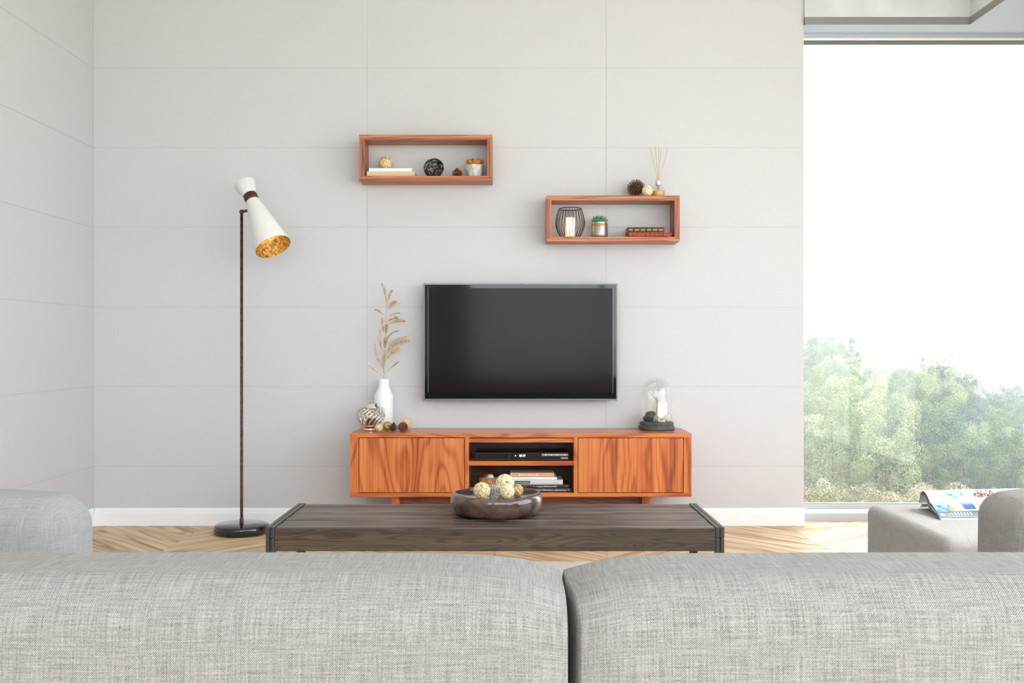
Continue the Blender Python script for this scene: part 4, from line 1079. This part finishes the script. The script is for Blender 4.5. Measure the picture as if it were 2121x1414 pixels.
def gilt_mat():
    t = NT('gilt_tooling'); co = t.n('TexCoord').outputs['Object']
    v = t.n('TexVoronoi', {'Vector': co, 'Scale': 190.0}, feature='DISTANCE_TO_EDGE').outputs[0]
    t.bsdf(base=t.ramp(v, [(0.10, lin((180, 142, 80))), (0.22, lin((58, 44, 32)))]), rough=0.45, metal=0.2); return t.m
M_OLDB = mottled('brown_leather', (48, 36, 26), (84, 64, 44), 120, 0.5)
M_OLDR = mottled('red_leather', (128, 40, 26), (186, 72, 46), 70, 0.45)
M_GILT = plain('gilt_line', (96, 66, 36), 0.5); M_DKBAND = plain('dark_band', (52, 26, 20), 0.5)
oy = 6.082
old_book('red leather book under the brown one in the lower right shelf', at(1301.5, oy), at(1392, oy), oy, 0.15, Z2A + 0.0003, 0.0285, M_OLDR, M_DKBAND, 5)
old_book('brown gilt leather book on top of the red one', at(1300.5, oy), at(1376, oy), oy + 0.002, 0.145, Z2A + 0.0292, 0.0310, M_OLDB, M_DKBAND, 6, gilt_mat())

# ---- on top of the lower right shelf
zy = 6.158; zr = 0.0575
sk = thing('spiky_ball', 'dark brown spiky seed ball on top of the lower right shelf', 'decorative ball', (at(1317.5, zy), zy, Z2T))
M_SPIKE = mottled('spike_brown', (96, 68, 52), (140, 104, 80), 90, 0.6)
MB().sphere((0, 0, zr), zr * 0.72, 24, 14).build('core', M_CONE_C, sk, smooth=True, origin=(0, 0, 0))
m = MB()
for d in fib(120):
    u = d.orthogonal().normalized(); c = Vector((0, 0, zr)); L = zr * 0.99
    m.tube([c + d * zr * 0.68, c + d * zr * 0.86, c + d * L], [0.0026, 0.0024, 0.0030], 6)
m.build('spikes', M_SPIKE, sk, origin=(0, 0, 0))
by_ = 6.105; br = 0.0345
petal_ball('cream petal ball beside the spiky ball on top of the shelf', (at(1341, by_), by_, Z2T + br), br, M_PETALW, 56, 1.0)
dfy = 6.150
df = thing('reed_diffuser', 'glass reed diffuser with amber oil and thin sticks on the shelf top', 'diffuser', (at(1363.5, dfy), dfy, Z2T))
MB().lathe([(0, 0), (0.037, 0), (0.040, 0.003), (0.0425, 0.030), (0.040, 0.048), (0.030, 0.062), (0.016, 0.070), (0.0125, 0.078), (0.0125, 0.083)], 40).build('bottle', M_BOTTLE, df, smooth=True, origin=(0, 0, 0))
def oil():
    t = NT('amber_oil'); t.bsdf(base=lin((232, 178, 96)), rough=0.15, spec=0.3, trans=0.25); return t.m
MB().lathe([(0, 0.003), (0.0355, 0.003), (0.039, 0.005), (0.0405, 0.028), (0.0395, 0.038), (0, 0.038)], 40).build('oil', oil(), df, smooth=True, origin=(0, 0, 0))
MB().lathe([(0.0125, 0.074), (0.0165, 0.075), (0.0165, 0.106), (0.014, 0.107), (0.011, 0.106), (0.011, 0.080)], 32).build('metal_cap', plain('bright_cap', (226, 226, 226), 0.25, metal=0.5), df, smooth=True, origin=(0, 0, 0))
smooth_by_angle(df.children[-1], 40)
for px_, py2, dy in ((1347, 305, -0.02), (1357.5, 304, 0.015), (1364.6, 303, -0.01), (1369, 307, 0.02), (1383.7, 305.5, 0.0)):
    tip = P(px_, py2, dfy + dy) - df.location
    neck = Vector((tip.x * 0.10, tip.y * 0.10, 0.108)); d = (neck - tip).normalized()
    bot = neck + d * ((neck.z - 0.042) / -d.z)
    MB().tube([tip, neck, bot], 0.0013, 6).build('reed_stick', M_STEM, df, smooth=True, origin=(0, 0, 0))

# ------------------------------------------------------------------ floor lamp
LPX, LPY = (500.5 - HX) / F * 6.0, 6.0
lp = thing('floor_lamp', 'floor lamp with a white tilted cone shade, gold inside, on a black round base', 'floor lamp', (LPX, LPY, 0))
MB().lathe([(0, 0), (0.150, 0), (0.160, 0.003), (0.1645, 0.010), (0.1645, 0.042), (0.160, 0.050), (0.150, 0.055), (0.06, 0.058), (0, 0.058)], 72).build('base', M_BLACKGLOSS, lp, smooth=True, origin=(0, 0, 0))
MB().lathe([(0, 0.057), (0.011, 0.057), (0.0125, 0.062), (0.0125, 0.078), (0.0105, 0.086), (0.009, 0.088)], 20).build('collar', M_GUN, lp, smooth=True, origin=(0, 0, 0))
PT = CAM_Z + (HY - 440) / F * 6.0
MB().lathe([(0.0088, 0.08), (0.0088, PT), (0, PT)], 20).build('pole', M_RUST, lp, smooth=True, origin=(0, 0, 0))
jn = Vector((0, 0, PT + 0.004))
MB().sphere(jn, 0.0145, 18, 12).build('joint', M_GUN, lp, smooth=True, origin=(0, 0, 0))
d = Vector((0.445, -0.36, -0.83)).normalized()
neck = P(520.5, 410.5, 5.965) - lp.location
R = (-d).to_track_quat('Z', 'Y').to_matrix().to_4x4()      # local +Z runs up the shade, away from the opening
MS = Matrix.Translation(neck) @ R
hb = 0.024
MB().lathe([(0.0405, -hb), (0.0415, -hb), (0.0415, hb), (0.0405, hb)], 40, MS).build('neck_band', M_RUST, lp, smooth=True, origin=(0, 0, 0))
LC = 0.345
cone = MB().lathe([(0.041, -hb), (0.108, -hb - LC), (0.107, -hb - LC - 0.001), (0.1062, -hb - LC)], 64, MS).build('lower_shade', M_SHADE, lp, smooth=True, origin=(0, 0, 0))
MB().lathe([(0.1062, -hb - LC + 0.0002), (0.0395, -hb - 0.001), (0, -hb - 0.001)], 64, MS).build('gold_lining', M_GOLD, lp, smooth=True, origin=(0, 0, 0))
MB().lathe([(0.041, hb), (0.066, hb + 0.085), (0.0655, hb + 0.0862), (0.064, hb + 0.085), (0.0395, hb + 0.002), (0, hb + 0.002)], 56, MS).build('upper_shade', M_SHADE, lp, smooth=True, origin=(0, 0, 0))
att = MS @ Vector((0, 0, -hb - 0.03))
side = (jn - att); side = side - d * side.dot(d); side.normalize()
MB().tube([jn, att + side * 0.046], 0.0095, 12).build('arm', M_GUN, lp, smooth=True, origin=(0, 0, 0))
MB().lathe([(0, -0.19), (0.016, -0.185), (0.026, -0.165), (0.027, -0.145), (0.018, -0.115), (0.013, -0.09), (0.013, -0.03), (0, -0.03)], 24, MS).build('bulb', M_BULB, lp, smooth=True, origin=(0, 0, 0))
pd = bpy.data.lights.new('lamp_light', 'POINT'); pd.energy = 0.28; pd.color = (1.0, 0.94, 0.80); pd.shadow_soft_size = 0.02
po = bpy.data.objects.new('lamp_light', pd); po.location = MS @ Vector((0, 0, -0.225)); po.parent = lp; COL.objects.link(po)

# ------------------------------------------------------------------ outside: hillside, trees, far land
def ground(x, y):
    a = x / max(y, 1.0)
    if y < 10: z = -3.2
    elif y < 34: z = -3.2 - 3.0 * ((y - 10) / 24)
    elif y < 76: z = -6.2 + 4.2 * ((y - 34) / 42) ** 0.9
    else: z = -2.0 - 16.0 * min(1, (y - 76) / 120)
    tilt = max(0.0, min(1.0, (y - 25) / 45)) * (1 - max(0, min(1, (y - 120) / 200)))
    z -= tilt * 18.0 * max(-0.35, min(0.5, a - 0.30))
    z += 0.6 * mnoise.noise(Vector((x * 0.06, y * 0.06, 0)))
    return z
M_GROUND = mottled('dry_hillside', (108, 104, 70), (164, 154, 112), 0.4, 0.95)
m = MB(); m.grid(lambda u, v: (lambda x, y: (x, y, ground(x, y)))(-60 + 200 * u, 7.0 + 190 * v), 70, 70)
tag(m.build('hillside', M_GROUND, smooth=True), 'scrubby hillside under the trees beyond the window', 'hill', kind='structure')
m = MB(); m.grid(lambda u, v: (lambda x, y: (x, y, -22 + 34 * max(0, mnoise.noise(Vector((x * 0.0022, y * 0.0016, 3.1))) + 0.25) * min(1, max(0, (math.hypot(x, y) - 350) / 700))))(-1800 + 3600 * u, -1800 + 3600 * v), 90, 90)
tag(m.build('far_land', mottled('far_fields', (196, 190, 168), (226, 222, 208), 0.004, 0.95), smooth=True), 'pale distant plain and low hills on the horizon', 'land', kind='structure')

def leaf_shader(name, c1, c2, c3):
    t = NT(name); oi = t.n('ObjectInfo').outputs['Random']
    nz = t.n('TexNoise', {'Vector': t.n('TexCoord').outputs['Object'], 'Scale': 1.6, 'Detail': 2.0}).outputs[0]
    v = t.math('ADD', t.math('MULTIPLY', oi, 0.75), t.math('MULTIPLY', nz, 0.35))
    col = t.ramp(v, [(0.1, lin(c1)), (0.5, lin(c2)), (0.95, lin(c3))])
    b = t.bsdf(base=col, rough=0.7, spec=0.2)
    tl = t.n('BsdfTranslucent', {'Color': col}); mx = t.n('MixShader', {0: 0.12, 1: b.outputs[0], 2: tl.outputs[0]})
    t.t.links.new(mx.outputs[0], t.out.inputs[0]); return t.m
M_PINES = [leaf_shader('pine_blue_green', (56, 74, 64), (78, 96, 82), (106, 122, 104)),
           leaf_shader('pine_mid_green', (76, 90, 64), (102, 116, 84), (130, 142, 106)),
           leaf_shader('pine_yellow_green', (102, 112, 74), (126, 134, 94), (154, 160, 122))]
M_SCRUBS = [leaf_shader('scrub_olive', (70, 78, 50), (98, 102, 68), (128, 130, 92)), leaf_shader('scrub_beige', (104, 98, 76), (132, 124, 102), (162, 154, 132))]
M_BARK = plain('bark', (92, 78, 66), 0.9)
def tree_mesh(seed, H, W, clumps, per, leafs, mat, low=0.04):
    r = random.Random(seed); m = MB()
    m.tube([(0, 0, -0.6), (0.05 * W, 0, H * 0.4), (0, 0.04 * W, H * 0.85)], [0.022 * W, 0.014 * W, 0.006 * W], 6)
    nb = len(m.f)
    for c in range(clumps):
        f = low + (1 - low) * (c + r.random()) / clumps
        prof_ = math.sin(PI * min(1, 0.22 + 0.78 * (1 - f) ** 0.75)) ** 0.6 if f > low else 0.6
        a = r.uniform(0, 2 * PI); rr = W * 0.5 * prof_ * math.sqrt(r.random()) * r.uniform(0.75, 1.1)
        cc = Vector((rr * math.cos(a), rr * math.sin(a), H * f)); cr = W * r.uniform(0.10, 0.20) * (1.15 - 0.5 * f)
        for k in range(per):
            dv = Vector((r.gauss(0, 1), r.gauss(0, 1), r.gauss(0.3, 0.9))).normalized()
            p = cc + dv * cr * (0.55 + 0.45 * r.random() ** 0.5)
            nn_ = (dv * 1.5 + Vector((r.gauss(0, .5), r.gauss(0, .5), r.gauss(0.2, .5)))).normalized()
            t = nn_.cross(Vector((r.gauss(0, 1), r.gauss(0, 1), r.gauss(0, 1)))).normalized(); b = nn_.cross(t)
            L = leafs * r.uniform(0.6, 1.4); w = L * 0.24
            m.add([p - t * L * 0.4, p + b * w, p + t * L * 0.6, p - b * w], [(0, 1, 2, 3)])
    me = m.mesh('tree', [mat, M_BARK])
    for i in range(nb): me.polygons[i].material_index = 1
    return me
PINES = [[tree_mesh(20 + i + 7 * k, 4.4, 3.0, 56, 300, 0.062, mt) for i in range(3)] for k, mt in enumerate(M_PINES)]
SCRUBS = [[tree_mesh(50 + i + 9 * k, 1.9, 2.4, 46, 300, 0.036, mt, 0.03) for i in range(3)] for k, mt in enumerate(M_SCRUBS)]
rt = random.Random(42)
def plant(me, name, x, y, s, label, cat, group):
    o = bpy.data.objects.new(name, me); COL.objects.link(o)
    o.location = (x, y, ground(x, y) - 0.05); o.rotation_euler = (0, 0, rt.uniform(0, 6.28)); o.scale = (s * rt.uniform(0.9, 1.1), s * rt.uniform(0.9, 1.1), s * rt.uniform(0.85, 1.2))
    tag(o, label, cat, group); return o
cnt = 0; placed = []
TONE = ['bluish green', 'fresh green', 'yellowish green']
while cnt < 255:
    y = 35 + 48 * rt.random() ** 1.1; a = rt.uniform(0.23, 0.61); x = a * y
    s = rt.uniform(0.62, 1.12)
    if any((x - X) ** 2 + (y - Y) ** 2 < (0.85 * (s + S)) ** 2 * 0.9 for X, Y, S in placed): 
        if rt.random() < 0.985: continue
    placed.append((x, y, s)); cnt += 1
    k = rt.choice((0, 1, 1, 2)); zone = 'low on' if y < 48 else 'halfway up' if y < 62 else 'on the skyline of'
    plant(PINES[k][cnt % 3], 'pine_tree', x, y, s, '%s pine tree %s the hazy hillside beyond the window' % (TONE[k], zone), 'tree', '%s pines %s the hillside' % (TONE[k], zone))
cnt = 0
while cnt < 170:
    y = 19 + 19 * rt.random(); a = rt.uniform(0.23, 0.61); x = a * y
    cnt += 1; k = cnt % 2
    nm = ('olive green', 'dry beige')[k]; zone = 'nearest the window sill' if y < 27 else 'below the pine trees'
    plant(SCRUBS[k][cnt % 3], 'scrub_bush', x, y, rt.uniform(0.6, 1.25), '%s scrub bush on the hillside, %s' % (nm, zone), 'bush', '%s scrub bushes %s' % (nm, zone))

# thin haze hanging over the valley
def haze_mat():
    t = NT('valley_haze')
    v = t.n('VolumeScatter', {'Color': (0.97, 0.99, 1.0, 1), 'Density': HAZE, 'Anisotropy': 0.2})
    t.t.links.new(v.outputs[0], t.out.inputs['Volume']); return t.m
HAZE = 0.0030
hz = MB().box(-70, 150, 12, 190, -30, 9).build('valley_haze', haze_mat())
tag(hz, 'thin bright haze over the wooded valley', 'haze', kind='stuff')
